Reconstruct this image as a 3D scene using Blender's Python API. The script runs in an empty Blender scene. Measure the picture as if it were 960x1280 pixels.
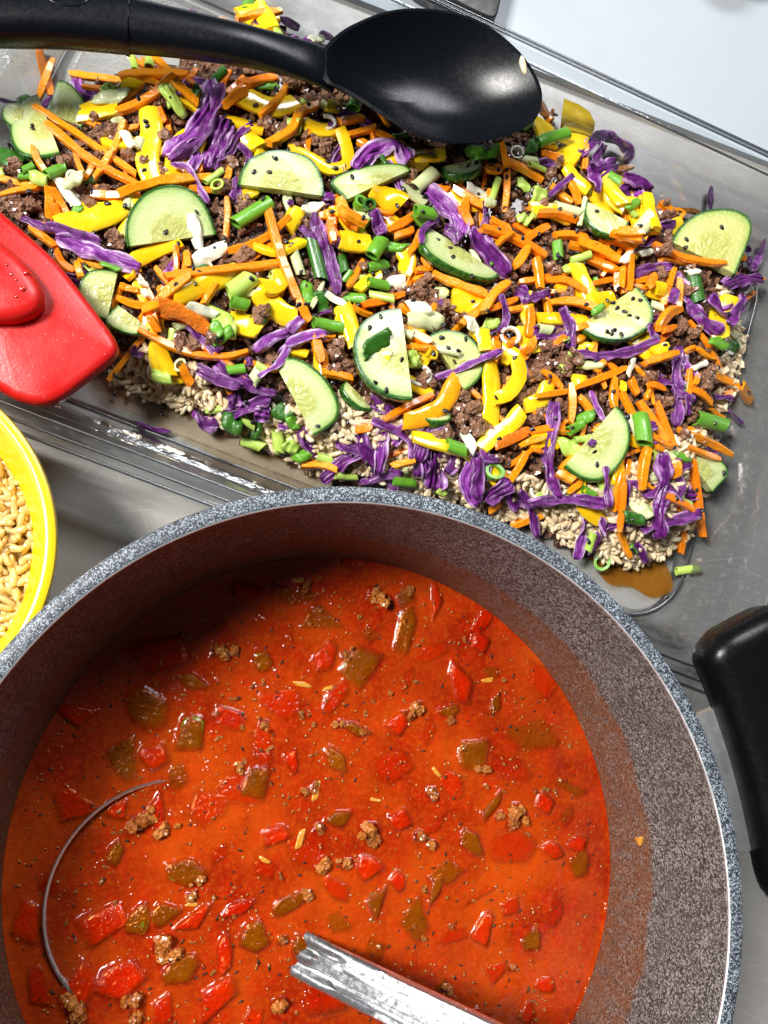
import bpy, math, random
import numpy as np
from mathutils import Vector, noise as mnoise

S = 0.01                      # all sizes below are written in centimetres
rnd = random.Random(7)
npr = np.random.RandomState(7)
scene = bpy.context.scene
COL = scene.collection
MARKS = []        # (x, y, phrase): landmarks that tell look-alike pieces apart
def near(x, y):
    return min(MARKS, key=lambda m: (m[0] - x) ** 2 + (m[1] - y) ** 2)[2]

# ------------------------------------------------------------------ camera
CAM_H = 42.96
cam = bpy.data.cameras.new('camera'); camo = bpy.data.objects.new('camera', cam); COL.objects.link(camo)
cam.sensor_fit = 'VERTICAL'; cam.sensor_height = 24.0; cam.lens = 24.0 * 1060.0 / 1280.0
cam.clip_start = 0.01; cam.clip_end = 50
camo.location = (0, 0, CAM_H * S)
_a, _b = math.radians(10.0375), math.radians(-10.9475)
from mathutils import Matrix
camo.rotation_euler = (Matrix.Rotation(_b, 3, 'Y') @ Matrix.Rotation(_a, 3, 'X')).to_euler()
scene.camera = camo

# ------------------------------------------------------------------ world, lamp and added fill lights (indoor kitchen)
world = bpy.data.worlds.new('World'); scene.world = world; world.use_nodes = True
world.node_tree.nodes['Background'].inputs[0].default_value = (0.86, 0.93, 1.0, 1)
world.node_tree.nodes['Background'].inputs[1].default_value = 0.04

def area(name, pos, aim, size, power, col, size_y=None):
    l = bpy.data.lights.new(name, 'AREA'); l.energy = power; l.color = col
    l.shape = 'RECTANGLE'; l.size = size * S; l.size_y = (size_y or size) * S
    o = bpy.data.objects.new(name, l); COL.objects.link(o)
    o.location = Vector(pos) * S
    o.rotation_euler = (Vector(aim) - Vector(pos)).to_track_quat('-Z', 'Y').to_euler()
    return o
area('ceiling_lamp', (-150, 62, 222), (5, 8, 3), 72, 118, (1.0, 0.97, 0.92))
area('overhead_fill', (62, 165, 205), (10, 15, 3), 110, 35, (0.95, 0.97, 1.0), 60)  # soft fill light added to brighten the salad and give it wet highlights
area('side_fill', (-210, -50, 72), (5, 5, 6), 100, 18, (0.90, 0.95, 1.0), 60)  # fill light added low on the left so the ladle handle reflects something bright

scene.view_settings.view_transform = 'Standard'
scene.view_settings.look = 'None'
scene.view_settings.exposure = 0.1
scene.view_settings.gamma = 1.0
try:
    scene.cycles.use_denoising = True
    scene.cycles.max_bounces = 10
    scene.cycles.transparent_max_bounces = 16
    scene.cycles.caustics_reflective = False; scene.cycles.caustics_refractive = False
except Exception:
    pass

# ------------------------------------------------------------------ mesh helpers
def mesh(name, V, F, uv=None, smooth=True, sharp=None):
    me = bpy.data.meshes.new(name)
    V = np.asarray(V, float)
    me.from_pydata((V * S).tolist(), [], F)
    if uv is not None:
        uv = np.asarray(uv, np.float32)
        lay = me.uv_layers.new(name='UVMap')
        idx = np.zeros(len(me.loops), np.int32); me.loops.foreach_get('vertex_index', idx)
        lay.data.foreach_set('uv', uv[idx].ravel())
    if smooth:
        me.polygons.foreach_set('use_smooth', [True] * len(me.polygons))
        if sharp: me.set_sharp_from_angle(angle=math.radians(sharp))
    me.update()
    return me

def obj(name, me, mat, parent=None, loc=(0, 0, 0), rot=(0, 0, 0), scale=1.0):
    o = bpy.data.objects.new(name, me); COL.objects.link(o)
    if mat is not None and not me.materials: me.materials.append(mat)
    o.location = Vector(loc) * S; o.rotation_euler = rot
    o.scale = (scale,) * 3 if isinstance(scale, (int, float)) else scale
    if parent is not None: o.parent = parent
    return o

def centred(name, V, F, mat, parent=None, uv=None, sharp=None, smooth=True, origin=None):
    V = np.asarray(V, float)
    c = np.array(origin, float) if origin is not None else np.array([V[:, 0].mean(), V[:, 1].mean(), V[:, 2].min()])
    o = obj(name, mesh(name, V - c, F, uv, smooth, sharp), mat, parent, c)
    if parent is not None: o.location = Vector(c * S) - parent.location
    return o

def empty(name, loc):
    o = bpy.data.objects.new(name, None); COL.objects.link(o); o.location = Vector(loc) * S
    o.empty_display_size = 0.01
    return o

def tag(o, label=None, cat=None, group=None, kind=None):
    if label: o['label'] = label
    if cat: o['category'] = cat
    if group: o['group'] = group
    if kind: o['kind'] = kind
    return o

def spline(P, n):
    P = np.asarray(P, float)
    if len(P) == 2:
        t = np.linspace(0, 1, n)[:, None]; return P[0] * (1 - t) + P[1] * t
    Q = np.vstack([2 * P[0] - P[1], P, 2 * P[-1] - P[-2]])
    d = np.r_[0, np.cumsum(np.linalg.norm(np.diff(P, axis=0), axis=1))]
    out = []
    for s in np.linspace(0, d[-1], n):
        i = min(max(np.searchsorted(d, s, side='right') - 1, 0), len(P) - 2)
        t = (s - d[i]) / max(d[i + 1] - d[i], 1e-6)
        p0, p1, p2, p3 = Q[i], Q[i + 1], Q[i + 2], Q[i + 3]
        out.append(.5 * ((2 * p1) + (-p0 + p2) * t + (2 * p0 - 5 * p1 + 4 * p2 - p3) * t * t + (-p0 + 3 * p1 - 3 * p2 + p3) * t ** 3))
    return np.array(out)

def frames(P, twist=None):
    P = np.asarray(P, float)
    T = np.gradient(P, axis=0); T /= np.linalg.norm(T, axis=1)[:, None] + 1e-9
    up = np.array([0, 0, 1.0])
    Sd = np.cross(np.tile(up, (len(P), 1)), T); Sd /= np.linalg.norm(Sd, axis=1)[:, None] + 1e-9
    U = np.cross(T, Sd)
    if twist is not None:
        c, s = np.cos(twist)[:, None], np.sin(twist)[:, None]
        Sd, U = Sd * c + U * s, U * c - Sd * s
    return T, Sd, U

def sweep(P, prof, W, H, twist=None, skew0=0, skew1=0, close=True):
    """closed profile (a,b in -1..1) swept along P; returns verts, faces, uv"""
    n, m = len(P), len(prof)
    W = np.broadcast_to(np.asarray(W, float), (n,)); H = np.broadcast_to(np.asarray(H, float), (n,))
    T, Sd, U = frames(P, twist)
    pr = np.asarray(prof, float)
    V, uv = [], []
    for i in range(n):
        sk = skew0 * max(0, 1 - 4 * i / (n - 1)) + skew1 * max(0, 1 - 4 * (n - 1 - i) / (n - 1))
        for j in range(m):
            V.append(P[i] + Sd[i] * pr[j, 0] * W[i] / 2 + U[i] * pr[j, 1] * H[i] / 2 + T[i] * sk * pr[j, 0] * W[i] / 2)
            uv.append((i / (n - 1), j / m))
    F = []
    for i in range(n - 1):
        for j in range(m):
            k = (j + 1) % m
            F.append((i * m + j, i * m + k, (i + 1) * m + k, (i + 1) * m + j))
    if close:
        F.append(tuple(reversed(range(m)))); F.append(tuple((n - 1) * m + j for j in range(m)))
    F = [tuple(reversed(f)) for f in F]
    return np.array(V), F, np.array(uv)

def lathe(prof, seg=96, closed=False):
    V, F = [], []
    m = len(prof)
    for i in range(seg):
        a = 2 * math.pi * i / seg
        for r, z in prof: V.append((r * math.cos(a), r * math.sin(a), z))
    for i in range(seg):
        k = (i + 1) % seg
        for j in range(m - 1 + (1 if closed else 0)):
            l = (j + 1) % m
            F.append((i * m + j, k * m + j, k * m + l, i * m + l))
    return np.array(V), F

def ico(sub):
    import bmesh
    bm = bmesh.new(); bmesh.ops.create_icosphere(bm, subdivisions=sub, radius=1.0)
    V = np.array([v.co[:] for v in bm.verts]); F = [tuple(v.index for v in f.verts) for f in bm.faces]
    bm.free(); return V, F

def nz(p, sc, seed=0):
    return mnoise.noise(Vector((p[0] * sc + seed * 13.7, p[1] * sc + seed * 5.1, p[2] * sc - seed * 7.3)))

def join(parts):
    V, F, o = [], [], 0
    for v, f in parts:
        V.append(v); F += [tuple(i + o for i in q) for q in f]; o += len(v)
    return np.vstack(V), F

def rotm(ax, ay, az):
    return np.array(Matrix.Rotation(az, 3, 'Z') @ Matrix.Rotation(ay, 3, 'Y') @ Matrix.Rotation(ax, 3, 'X'))

# ------------------------------------------------------------------ materials
class N:
    def __init__(s, name):
        s.m = bpy.data.materials.new(name); s.m.use_nodes = True
        s.t = s.m.node_tree; s.t.nodes.clear(); s.out = s.t.nodes.new('ShaderNodeOutputMaterial')
    def n(s, typ, **kw):
        d = s.t.nodes.new('ShaderNode' + typ)
        for k, v in kw.items():
            if k.startswith('_'): setattr(d, k[1:], v)
        for k, v in kw.items():
            if k.startswith('_'): continue
            key = int(k[1:]) if k[0] == 'i' and k[1:].isdigit() else k.replace('__', ' ')
            s.set(d.inputs[key], v)
        return d
    def set(s, sock, v):
        if isinstance(v, bpy.types.NodeSocket): s.t.links.new(v, sock)
        elif isinstance(v, bpy.types.Node): s.t.links.new(v.outputs[0], sock)
        elif isinstance(v, tuple) and len(v) == 3 and sock.type == 'RGBA': sock.default_value = (*v, 1)
        else: sock.default_value = v
    def coord(s, which='Object'): return s.n('TexCoord').outputs[which]
    def noise(s, vec, scale, detail=3, rough=.55): 
        return s.n('TexNoise', Vector=vec, Scale=scale, Detail=detail, Roughness=rough).outputs['Fac']
    def vor(s, vec, scale, feature='F1', out='Distance'):
        return s.n('TexVoronoi', _feature=feature, Vector=vec, Scale=scale).outputs[out]
    def ramp(s, fac, stops, interp='LINEAR'):
        r = s.n('ValToRGB', Fac=fac); cr = r.color_ramp; cr.interpolation = interp
        while len(cr.elements) < len(stops): cr.elements.new(.5)
        for e, (p, c) in zip(cr.elements, stops):
            e.position = p; e.color = (*c, 1) if isinstance(c, tuple) else (c, c, c, 1)
        return r.outputs[0]
    def mix(s, f, a, b, mode='MIX'):
        d = s.n('Mix', _data_type='RGBA', _blend_type=mode)
        s.set(d.inputs[0], f); s.set(d.inputs[6], a); s.set(d.inputs[7], b); return d.outputs[2]
    def math(s, op, a, b=0.0, c=None):
        d = s.n('Math', _operation=op); s.set(d.inputs[0], a); s.set(d.inputs[1], b)
        if c is not None: s.set(d.inputs[2], c)
        return d.outputs[0]
    def bump(s, h, strength=.3, dist=.001, normal=None):
        d = s.n('Bump', Strength=strength, Distance=dist, Height=h)
        if normal is not None: s.set(d.inputs['Normal'], normal)
        return d.outputs[0]
    def rand(s): return s.n('ObjectInfo').outputs['Random']
    def bsdf(s, **kw):
        p = s.n('BsdfPrincipled', **kw); s.t.links.new(p.outputs[0], s.out.inputs[0]); return p

def food(name, c1, c2, c3=None, scale=400, rough=.3, bump=.35, bscale=900, coat=.35, sss=0.0, srad=.002, stretch=None, dist=.0006):
    b = N(name); v = b.coord()
    f = b.noise(v, scale, 3)
    c = b.mix(b.ramp(f, [(.3, 0.0), (.7, 1.0)]), c1, c2)
    if c3 is not None: c = b.mix(b.ramp(b.rand(), [(.35, 0.0), (1, .8)]), c, c3)
    h = b.noise(v, bscale, 2)
    big = b.noise(v, bscale * .22, 2)
    hh = b.math('ADD', h, b.math('MULTIPLY', big, 2.0))
    kw = dict(Base__Color=c, Roughness=b.ramp(big, [(.35, rough * .6), (.7, rough * 1.5)]), Normal=b.bump(hh, bump, dist))
    p = b.bsdf(**kw)
    p.inputs['Coat Weight'].default_value = min(1, coat * 1.8); p.inputs['Coat Roughness'].default_value = .09
    if sss:
        p.inputs['Subsurface Weight'].default_value = sss; p.inputs['Subsurface Radius'].default_value = (srad, srad * .8, srad * .5)
        p.inputs['Subsurface Scale'].default_value = 1.0
    return b.m

MAT = {}
MAT['carrot'] = food('carrot_flesh', (.92, .26, .004), (.97, .37, .010), (.90, .20, .003), 500, .26, .55, 800, coat=.45)
MAT['carrot_glazed'] = food('carrot_glazed', (.72, .15, .008), (.85, .25, .02), None, 350, .16, .8, 700, coat=.8)
MAT['pepper'] = food('yellow_pepper', (.93, .60, .005), (.95, .68, .02), (.90, .50, .004), 220, .22, .3, 500, coat=.5)
MAT['pepper_amber'] = food('amber_pepper', (.82, .42, .006), (.85, .30, .008), None, 160, .18, .4, 500, coat=.6)
SC = {'g': ((.085, .30, .016), (.19, .46, .04)), 'd': ((.018, .095, .008), (.05, .19, .018)),
      'l': ((.36, .58, .06), (.55, .70, .16)), 'p': ((.56, .66, .26), (.74, .76, .48))}
for k, (c1, c2) in SC.items():
    b = N('scallion_' + {'g': 'green', 'd': 'dark_green', 'l': 'lime', 'p': 'pale'}[k])
    uv = b.coord('UV')
    mp = b.n('Mapping', Vector=uv); mp.inputs['Scale'].default_value = (1.2, 46, 1)
    st = b.noise(mp.outputs[0], 1.0, 3)
    c = b.mix(b.ramp(st, [(.3, 0.0), (.72, 1.0)]), c1, c2)
    o_ = b.noise(b.coord(), 260, 2)
    c = b.mix(b.ramp(o_, [(.5, 0.0), (.8, .5)]), c, c2)
    p = b.bsdf(Base__Color=c, Roughness=.25, Normal=b.bump(b.math('ADD', st, b.noise(b.coord(), 700, 2)), .35, .0005))
    p.inputs['Coat Weight'].default_value = .4; p.inputs['Coat Roughness'].default_value = .1
    MAT['scallion ' + k] = b.m
MAT['onion'] = food('white_onion', (.80, .80, .68), (.86, .84, .76), (.76, .78, .55), 300, .3, .3, 700, sss=.1)
MAT['rice'] = food('rice', (.70, .47, .17), (.80, .60, .28), (.60, .36, .10), 300, .26, .5, 700, coat=.4, sss=.2)
MAT['rice_tray'] = food('rice_tray', (.82, .67, .43), (.91, .81, .60), (.74, .54, .30), 300, .26, .5, 700, coat=.4, sss=.25)
MAT['beef'] = food('ground_beef', (.17, .070, .034), (.40, .215, .13), (.26, .12, .065), 520, .34, 1.0, 1100, coat=.5, dist=.0016)
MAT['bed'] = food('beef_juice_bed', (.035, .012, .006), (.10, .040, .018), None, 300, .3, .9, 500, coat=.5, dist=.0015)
MAT['sesame'] = food('black_sesame', (.006, .006, .007), (.015, .014, .014), None, 900, .35, .3, 1500, coat=.2)

# cabbage: purple with white flesh towards the cut edges
def cabbage(name, dark, mid, light, amt):
    b = N(name); uv = b.n('SeparateXYZ', Vector=b.coord('UV')); v = b.coord()
    e = b.math('ABSOLUTE', b.math('SUBTRACT', uv.outputs[1], .5))
    n1 = b.noise(v, 260, 3); n2 = b.noise(v, 110, 2)
    body = b.mix(b.ramp(n1, [(.35, 0.0), (.7, 1.0)]), dark, mid)
    mp9 = b.n('Mapping', Vector=b.coord('UV')); mp9.inputs['Scale'].default_value = (1.6, 9, 1)
    sp9 = b.noise(mp9.outputs[0], 1.0, 3)
    n2 = b.math('ADD', b.math('MULTIPLY', n2, .45), b.math('MULTIPLY', sp9, .62))
    m = b.math('ADD', b.math('MULTIPLY', e, 1.25), b.math('MULTIPLY', b.math('SUBTRACT', n2, .5), 2.2))
    m = b.ramp(m, [(.55 - amt, 0.0), (.95 - amt, 1.0)])
    c = b.mix(m, body, light)
    mp = b.n('Mapping', Vector=b.coord('UV')); mp.inputs['Scale'].default_value = (2, 14, 1)
    st = b.noise(mp.outputs[0], 1.0, 3)
    p = b.bsdf(Base__Color=c, Roughness=.33, Normal=b.bump(b.math('ADD', b.math('MULTIPLY', st, 1.8), n1), .7, .0009))
    p.inputs['Coat Weight'].default_value = .25; p.inputs['Coat Roughness'].default_value = .12
    return b.m
MAT['cabbage'] = cabbage('red_cabbage', (.075, .007, .100), (.23, .028, .28), (.60, .34, .66), .07)
MAT['cabbage_light'] = cabbage('red_cabbage_pale', (.17, .02, .24), (.36, .07, .44), (.74, .54, .78), .20)

# cucumber flesh (uv = half-disc polar) and rind
b = N('cucumber_flesh'); uvn = b.coord('UV'); sp = b.n('SeparateXYZ', Vector=uvn)
r_ = b.math('SQRT', b.math('ADD', b.math('POWER', sp.outputs[0], 2.0), b.math('POWER', sp.outputs[1], 2.0)))
ang = b.math('ARCTAN2', sp.outputs[1], sp.outputs[0])
cv = b.n('CombineXYZ', X=b.math('MULTIPLY', ang, 1.9), Y=b.math('MULTIPLY', r_, 3.6), Z=b.math('MULTIPLY', b.rand(), 20.0))
seed = b.vor(cv.outputs[0], 1.6)
oi = b.rand()
flesh = b.mix(b.noise(b.coord(), 180, 3), (.50, .60, .22), (.66, .72, .40))
flesh = b.mix(b.ramp(oi, [(.55, 0.0), (1, .55)]), flesh, (.60, .52, .09))
core = b.mix(b.ramp(seed, [(.10, .7), (.40, 0.0)]), b.mix(.75, flesh, (.46, .47, .10)), (.66, .68, .32))
c = b.mix(b.ramp(b.math('ADD', r_, b.math('MULTIPLY', b.math('SUBTRACT', b.noise(b.coord(), 300, 2), .5), .18)), [(.44, 1.0), (.58, 0.0)]), flesh, core)
c = b.mix(b.ramp(r_, [(.78, 0.0), (.93, .55), (.97, 1.0)]), c, b.mix(b.ramp(r_, [(.92, 0.0), (.975, 1.0)]), (.22, .42, .06), (.022, .10, .008)))
hh = b.math('ADD', b.math('MULTIPLY', b.ramp(r_, [(.45, 1.0), (.58, 0.0)]), b.math('MULTIPLY', seed, 1.4)), b.noise(b.coord(), 600, 3))
p = b.bsdf(Base__Color=c, Roughness=.22, Normal=b.bump(hh, .45, .0008))
p.inputs['Coat Weight'].default_value = .5; p.inputs['Coat Roughness'].default_value = .1
p.inputs['Subsurface Weight'].default_value = .12; p.inputs['Subsurface Radius'].default_value = (.002, .0022, .001)
p.inputs['Subsurface Scale'].default_value = 1.0
MAT['cuc'] = b.m
b = N('cucumber_rind'); mp = b.n('Mapping', Vector=b.coord('UV')); mp.inputs['Scale'].default_value = (26, 1.2, 1)
st = b.noise(mp.outputs[0], 1.0, 3)
c = b.mix(b.ramp(st, [(.42, 0.0), (.75, 1.0)]), (.010, .060, .006), (.07, .22, .02))
p = b.bsdf(Base__Color=c, Roughness=.22, Normal=b.bump(st, .3, .0006)); p.inputs['Coat Weight'].default_value = .4
MAT['rind'] = b.m

# speckled stone coating
def granite(name, dark, mid, lite, warm, stain=False, rough=.5, amt=.5, k=1.0):
    b = N(name); v = b.coord()
    a1 = b.vor(v, 1000 * k, out='Color'); s1 = b.n('SeparateColor', Color=a1)
    a2 = b.vor(v, 1700 * k, out='Color'); s2 = b.n('SeparateColor', Color=a2)
    nn = b.noise(v, 900, 2)
    c = b.mix(b.ramp(s1.outputs[0], [(.35, 0.0), (.6, 1.0)]), dark, mid)
    c = b.mix(b.ramp(b.math('MULTIPLY', s2.outputs[0], b.math('ADD', nn, .5)), [(.62 - amt * .2, 0.0), (.80 - amt * .2, 1.0)]), c, lite)
    c = b.mix(b.ramp(s2.outputs[1], [(.80, 0.0), (.9, .9)]), c, (.012, .011, .012))
    c = b.mix(b.ramp(b.noise(v, 60, 3), [(.4, 0.0), (.7, .45)]), c, warm)
    if stain:
        g = b.n('SeparateXYZ', Vector=v)
        ang = b.math('ARCTAN2', g.outputs[1], g.outputs[0])
        cyl = b.n('CombineXYZ', X=b.math('MULTIPLY', ang, 3.0), Y=b.math('MULTIPLY', g.outputs[2], 12.0))
        wob = b.math('MULTIPLY', b.math('SUBTRACT', b.noise(cyl.outputs[0], 2.0, 4), .5), .012)
        zz = b.math('ADD', g.outputs[2], wob)
        # broth tide mark: a brown film up to 2.6 cm above the broth and a thicker line at its top
        film = b.ramp(zz, [(.070, 1.0), (.080, .75), (.094, .85), (.0975, 0.0)])
        line = b.ramp(b.math('ABSOLUTE', b.math('SUBTRACT', zz, .0950)), [(0.0, 1.0), (.0018, .8), (.0036, 0.0)])
        blot = b.ramp(b.noise(cyl.outputs[0], 9.0, 5, .7), [(.30, 0.35), (.55, 1.0)])
        bl2 = b.ramp(b.noise(v, 420, 3, .7), [(.3, .55), (.7, 1.0)])
        f = b.math('MULTIPLY', b.math('MAXIMUM', b.math('MULTIPLY', film, .95), line), b.math('MULTIPLY', blot, bl2))
        c = b.mix(f, c, (.17, .047, .005))
    p = b.bsdf(Base__Color=c, Roughness=rough, Normal=b.bump(b.math('ADD', nn, s1.outputs[0]), .25, .0004))
    return b.m
MAT['granite'] = granite('granite_rim', (.018, .023, .032), (.060, .073, .092), (.36, .41, .47), (.030, .038, .05), amt=.40, k=1.45)
MAT['granite_in'] = granite('granite_inside', (.036, .035, .034), (.098, .095, .093), (.29, .27, .25), (.066, .062, .058), True, .5, .24)
b = N('pot_outside'); p = b.bsdf(Base__Color=(.05, .055, .065), Roughness=.45); MAT['pot_out'] = b.m

def plain(name, col, rough=.4, metal=0, bump=0, bscale=300, coat=0, var=.0, spec=.5):
    b = N(name); v = b.coord()
    n1 = b.noise(v, bscale, 3)
    c = b.mix(b.ramp(n1, [(.3, 0.0), (.75, 1.0)]), col, tuple(min(1, x * (1 + var)) for x in col))
    p = b.bsdf(Base__Color=c, Roughness=b.ramp(b.noise(v, bscale * .3, 3), [(.3, rough * .85), (.7, rough * 1.15)]), Metallic=metal, Normal=b.bump(n1, bump, .0005))
    p.inputs['Coat Weight'].default_value = coat; p.inputs['Specular IOR Level'].default_value = spec
    return b.m
MAT['black_nylon'] = plain('black_nylon', (.003, .004, .006), .27, 0, .10, 1500, 0, .4, .32)
MAT['bakelite'] = plain('black_bakelite', (.003, .003, .004), .28, 0, .10, 1800, 0, .3, .3)
b = N('red_silicone_used'); v = b.coord()
dust = b.math('MULTIPLY', b.ramp(b.vor(v, 420), [(.05, 1.0), (.11, 0.0)]), b.ramp(b.noise(v, 90, 2), [(.45, 0.0), (.6, .8)]))
smear = b.noise(v, 50, 4)
p = b.bsdf(Base__Color=b.mix(dust, b.mix(smear, (.52, .006, .006), (.66, .014, .012)), (.85, .55, .5)), Roughness=b.ramp(smear, [(.3, .20), (.7, .42)]), Normal=b.bump(b.math('ADD', b.noise(v, 700, 2), dust), .12, .0005))
MAT['silicone'] = b.m
_unused = plain('red_silicone', (.62, .012, .010), .30, 0, .06, 900, .15, .15)
MAT['yellow'] = plain('yellow_plastic', (.86, .60, .008), .28, 0, .04, 500, .2, .06)
MAT['steel'] = plain('bracket_steel', (.82, .83, .84), .42, .8, .08, 700, 0, .1)
MAT['white_board'] = plain('white_board', (.41, .46, .505), .38, 0, .03, 60, .0, .03)
MAT['black_plastic'] = plain('black_plastic', (.012, .012, .014), .4, 0, .05, 700, 0, .3)
MAT['brown_bowl'] = plain('brown_ceramic', (.30, .075, .025), .25, 0, .03, 300, .3, .2)
MAT['droplet'] = plain('water_droplet', (.60, .03, .025), .04, 0, 0, 300, 1.0, .0)

# brushed ladle steel with dried starch specks
b = N('ladle_steel'); v = b.coord()
f = b.ramp(b.vor(v, 900), [(.16, 1.0), (.28, 0.0)]); f = b.math('MULTIPLY', f, b.ramp(b.noise(v, 240, 2), [(.55, 0.0), (.7, .8)]))
c = b.mix(f, (.80, .82, .85), (.86, .86, .84))
p = b.bsdf(Base__Color=c, Metallic=b.math('MULTIPLY', b.math('SUBTRACT', 1.0, f), .95), Roughness=b.ramp(b.noise(v, 500, 3), [(.3, .16), (.7, .28)]), Normal=b.bump(b.math('ADD', f, b.noise(v, 1400, 2)), .05, .0003))
MAT['ladle'] = b.m

# scratched stainless worktop
b = N('scratched_steel'); v = b.coord()
tot = None
for i, (rz, sc, th) in enumerate(((.15, (14, 1500, 1), .70), (.45, (11, 1400, 1), .71), (-.1, (16, 1600, 1), .71), (1.2, (13, 1500, 1), .73), (2.1, (12, 1450, 1), .74), (-.7, (10, 1400, 1), .73))):
    mp0 = b.n('Mapping', Vector=v); mp0.inputs['Rotation'].default_value = (0, 0, rz); mp0.inputs['Location'].default_value = (i * .37, i * .71, 0)
    mp = b.n('Mapping', Vector=mp0.outputs[0]); mp.inputs['Scale'].default_value = sc
    s_ = b.ramp(b.noise(mp.outputs[0], 1.0, 1), [(th - .02, 0.0), (th + .03, 1.0)])
    tot = s_ if tot is None else b.math('MAXIMUM', tot, s_)
blot = b.noise(v, 30, 4)
c = b.mix(b.math('MULTIPLY', tot, .5), b.mix(blot, (.42, .395, .36), (.55, .525, .49)), (.86, .86, .85))
p = b.bsdf(Base__Color=c, Metallic=.30, Roughness=b.ramp(b.noise(v, 70, 4), [(.3, .30), (.7, .44)]), Normal=b.bump(tot, .10, .0003))
MAT['worktop'] = b.m

# clear thin plastic
b = N('clear_plastic'); v = b.coord()
n1 = b.noise(v, 90, 3); n2 = b.noise(v, 900, 2)
nrm = b.bump(b.math('ADD', n1, b.math('MULTIPLY', n2, .12)), .28, .0012)
fr = b.n('Fresnel', IOR=1.5, Normal=nrm)
tr = b.n('BsdfTransparent', Color=(.93, .95, .96))
gl = b.n('BsdfGlossy', Color=(1, 1, 1), Roughness=.06, Normal=nrm)
df = b.n('BsdfDiffuse', Color=(.75, .78, .80))
scr = b.ramp(b.noise(v, 420, 4, .7), [(.5, 0.02), (.85, .16)])
m1 = b.n('MixShader', Fac=scr, i1=tr, i2=df)
m2 = b.n('MixShader', Fac=b.math('ADD', b.math('MULTIPLY', fr, 1.25), .04), i1=m1, i2=gl)
b.t.links.new(m2.outputs[0], b.out.inputs[0]); MAT['clear'] = b.m
# the slanted walls are looked through at a shallow angle and are a little scuffed: same plastic, greyer
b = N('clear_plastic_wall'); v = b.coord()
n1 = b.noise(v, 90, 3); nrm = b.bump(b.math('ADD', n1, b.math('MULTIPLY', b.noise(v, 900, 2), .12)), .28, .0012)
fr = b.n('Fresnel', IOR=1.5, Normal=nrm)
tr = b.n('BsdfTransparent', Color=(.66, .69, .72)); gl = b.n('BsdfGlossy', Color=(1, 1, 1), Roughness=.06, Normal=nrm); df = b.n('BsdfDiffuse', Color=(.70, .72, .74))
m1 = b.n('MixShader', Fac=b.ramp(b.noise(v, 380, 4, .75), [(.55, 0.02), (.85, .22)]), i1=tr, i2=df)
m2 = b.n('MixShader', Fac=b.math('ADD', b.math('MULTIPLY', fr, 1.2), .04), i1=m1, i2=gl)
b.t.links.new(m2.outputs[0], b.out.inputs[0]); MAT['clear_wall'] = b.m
# thicker folded edge of the same plastic: darker looking through
b = N('clear_plastic_edge'); v = b.coord()
fr = b.n('Fresnel', IOR=1.5)
tr = b.n('BsdfTransparent', Color=(.40, .43, .46))
gl = b.n('BsdfGlossy', Color=(1, 1, 1), Roughness=.24)
m2 = b.n('MixShader', Fac=b.math('ADD', b.math('MULTIPLY', fr, .8), .16), i1=tr, i2=gl)
b.t.links.new(m2.outputs[0], b.out.inputs[0]); MAT['clear_edge'] = b.m
# thin brown juice
b = N('meat_juice'); v = b.coord()
tr = b.n('BsdfTransparent', Color=(.95, .90, .80))
df = b.bsdf(Base__Color=b.mix(b.noise(v, 120, 3), (.30, .11, .012), (.45, .22, .05)), Roughness=.08, Normal=b.bump(b.noise(v, 160, 2), .2, .001))
m2 = b.n('MixShader', Fac=b.ramp(b.noise(v, 60, 3), [(.3, .02), (.7, .14)]), i1=tr, i2=df)
b.t.links.new(m2.outputs[0], b.out.inputs[0]); MAT['juice'] = b.m

b = N('amber_juice'); v = b.coord()
tr = b.n('BsdfTransparent', Color=(.80, .52, .20))
df = b.bsdf(Base__Color=b.mix(b.noise(v, 120, 3), (.30, .10, .008), (.42, .17, .02)), Roughness=.06, Normal=b.bump(b.noise(v, 160, 2), .2, .001))
m2 = b.n('MixShader', Fac=b.ramp(b.noise(v, 60, 3), [(.3, .2), (.7, .5)]), i1=tr, i2=df)
b.t.links.new(m2.outputs[0], b.out.inputs[0]); MAT['juice_amber'] = b.m

# broth: a translucent orange-red film over a thick red body
b = N('broth_surface'); v = b.coord()
n1 = b.noise(v, 38, 4); n2 = b.noise(v, 120, 3); n3 = b.noise(v, 620, 3)
c = b.mix(b.ramp(n1, [(.35, 0.0), (.68, 1.0)]), (.30, .012, .001), (.48, .052, .0025))
c = b.mix(b.ramp(n2, [(.45, 0.0), (.75, .8)]), c, (.46, .013, .0012))
c = b.mix(b.ramp(b.noise(v, 20, 2), [(.45, 0.0), (.7, .6)]), c, (.58, .075, .003))
c = b.mix(b.ramp(b.noise(v, 480, 4, .7), [(.48, 0.0), (.72, .55)]), c, (.56, .095, .006))
c = b.mix(b.ramp(b.noise(v, 260, 4, .7), [(.56, 0.0), (.74, .6)]), c, (.30, .010, .001))
tr = b.n('BsdfTransparent', Color=(1.0, .62, .34))
thin = b.n('Attribute', _attribute_name='thin').outputs['Fac']
sp1 = b.ramp(b.vor(v, 460), [(.0, 1.0), (.36, 0.0)]); sp2 = b.ramp(b.noise(v, 900, 2), [(.4, 0.0), (.75, 1.0)])
fine = b.math('MULTIPLY', b.math('ADD', b.math('MULTIPLY', n3, .8), b.math('MULTIPLY', sp1, 1.3)), b.math('ADD', b.math('MULTIPLY', thin, 2.0), .22))
h = b.math('ADD', b.math('ADD', b.math('MULTIPLY', n2, 1.6), fine), b.math('MULTIPLY', b.math('MULTIPLY', sp1, b.ramp(b.noise(v, 90, 2), [(.5, 0.0), (.62, 1.0)])), .9))
df = b.bsdf(Base__Color=c, Roughness=.07, Normal=b.bump(h, .30, .0014)); df.inputs['Specular IOR Level'].default_value = .5
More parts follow.
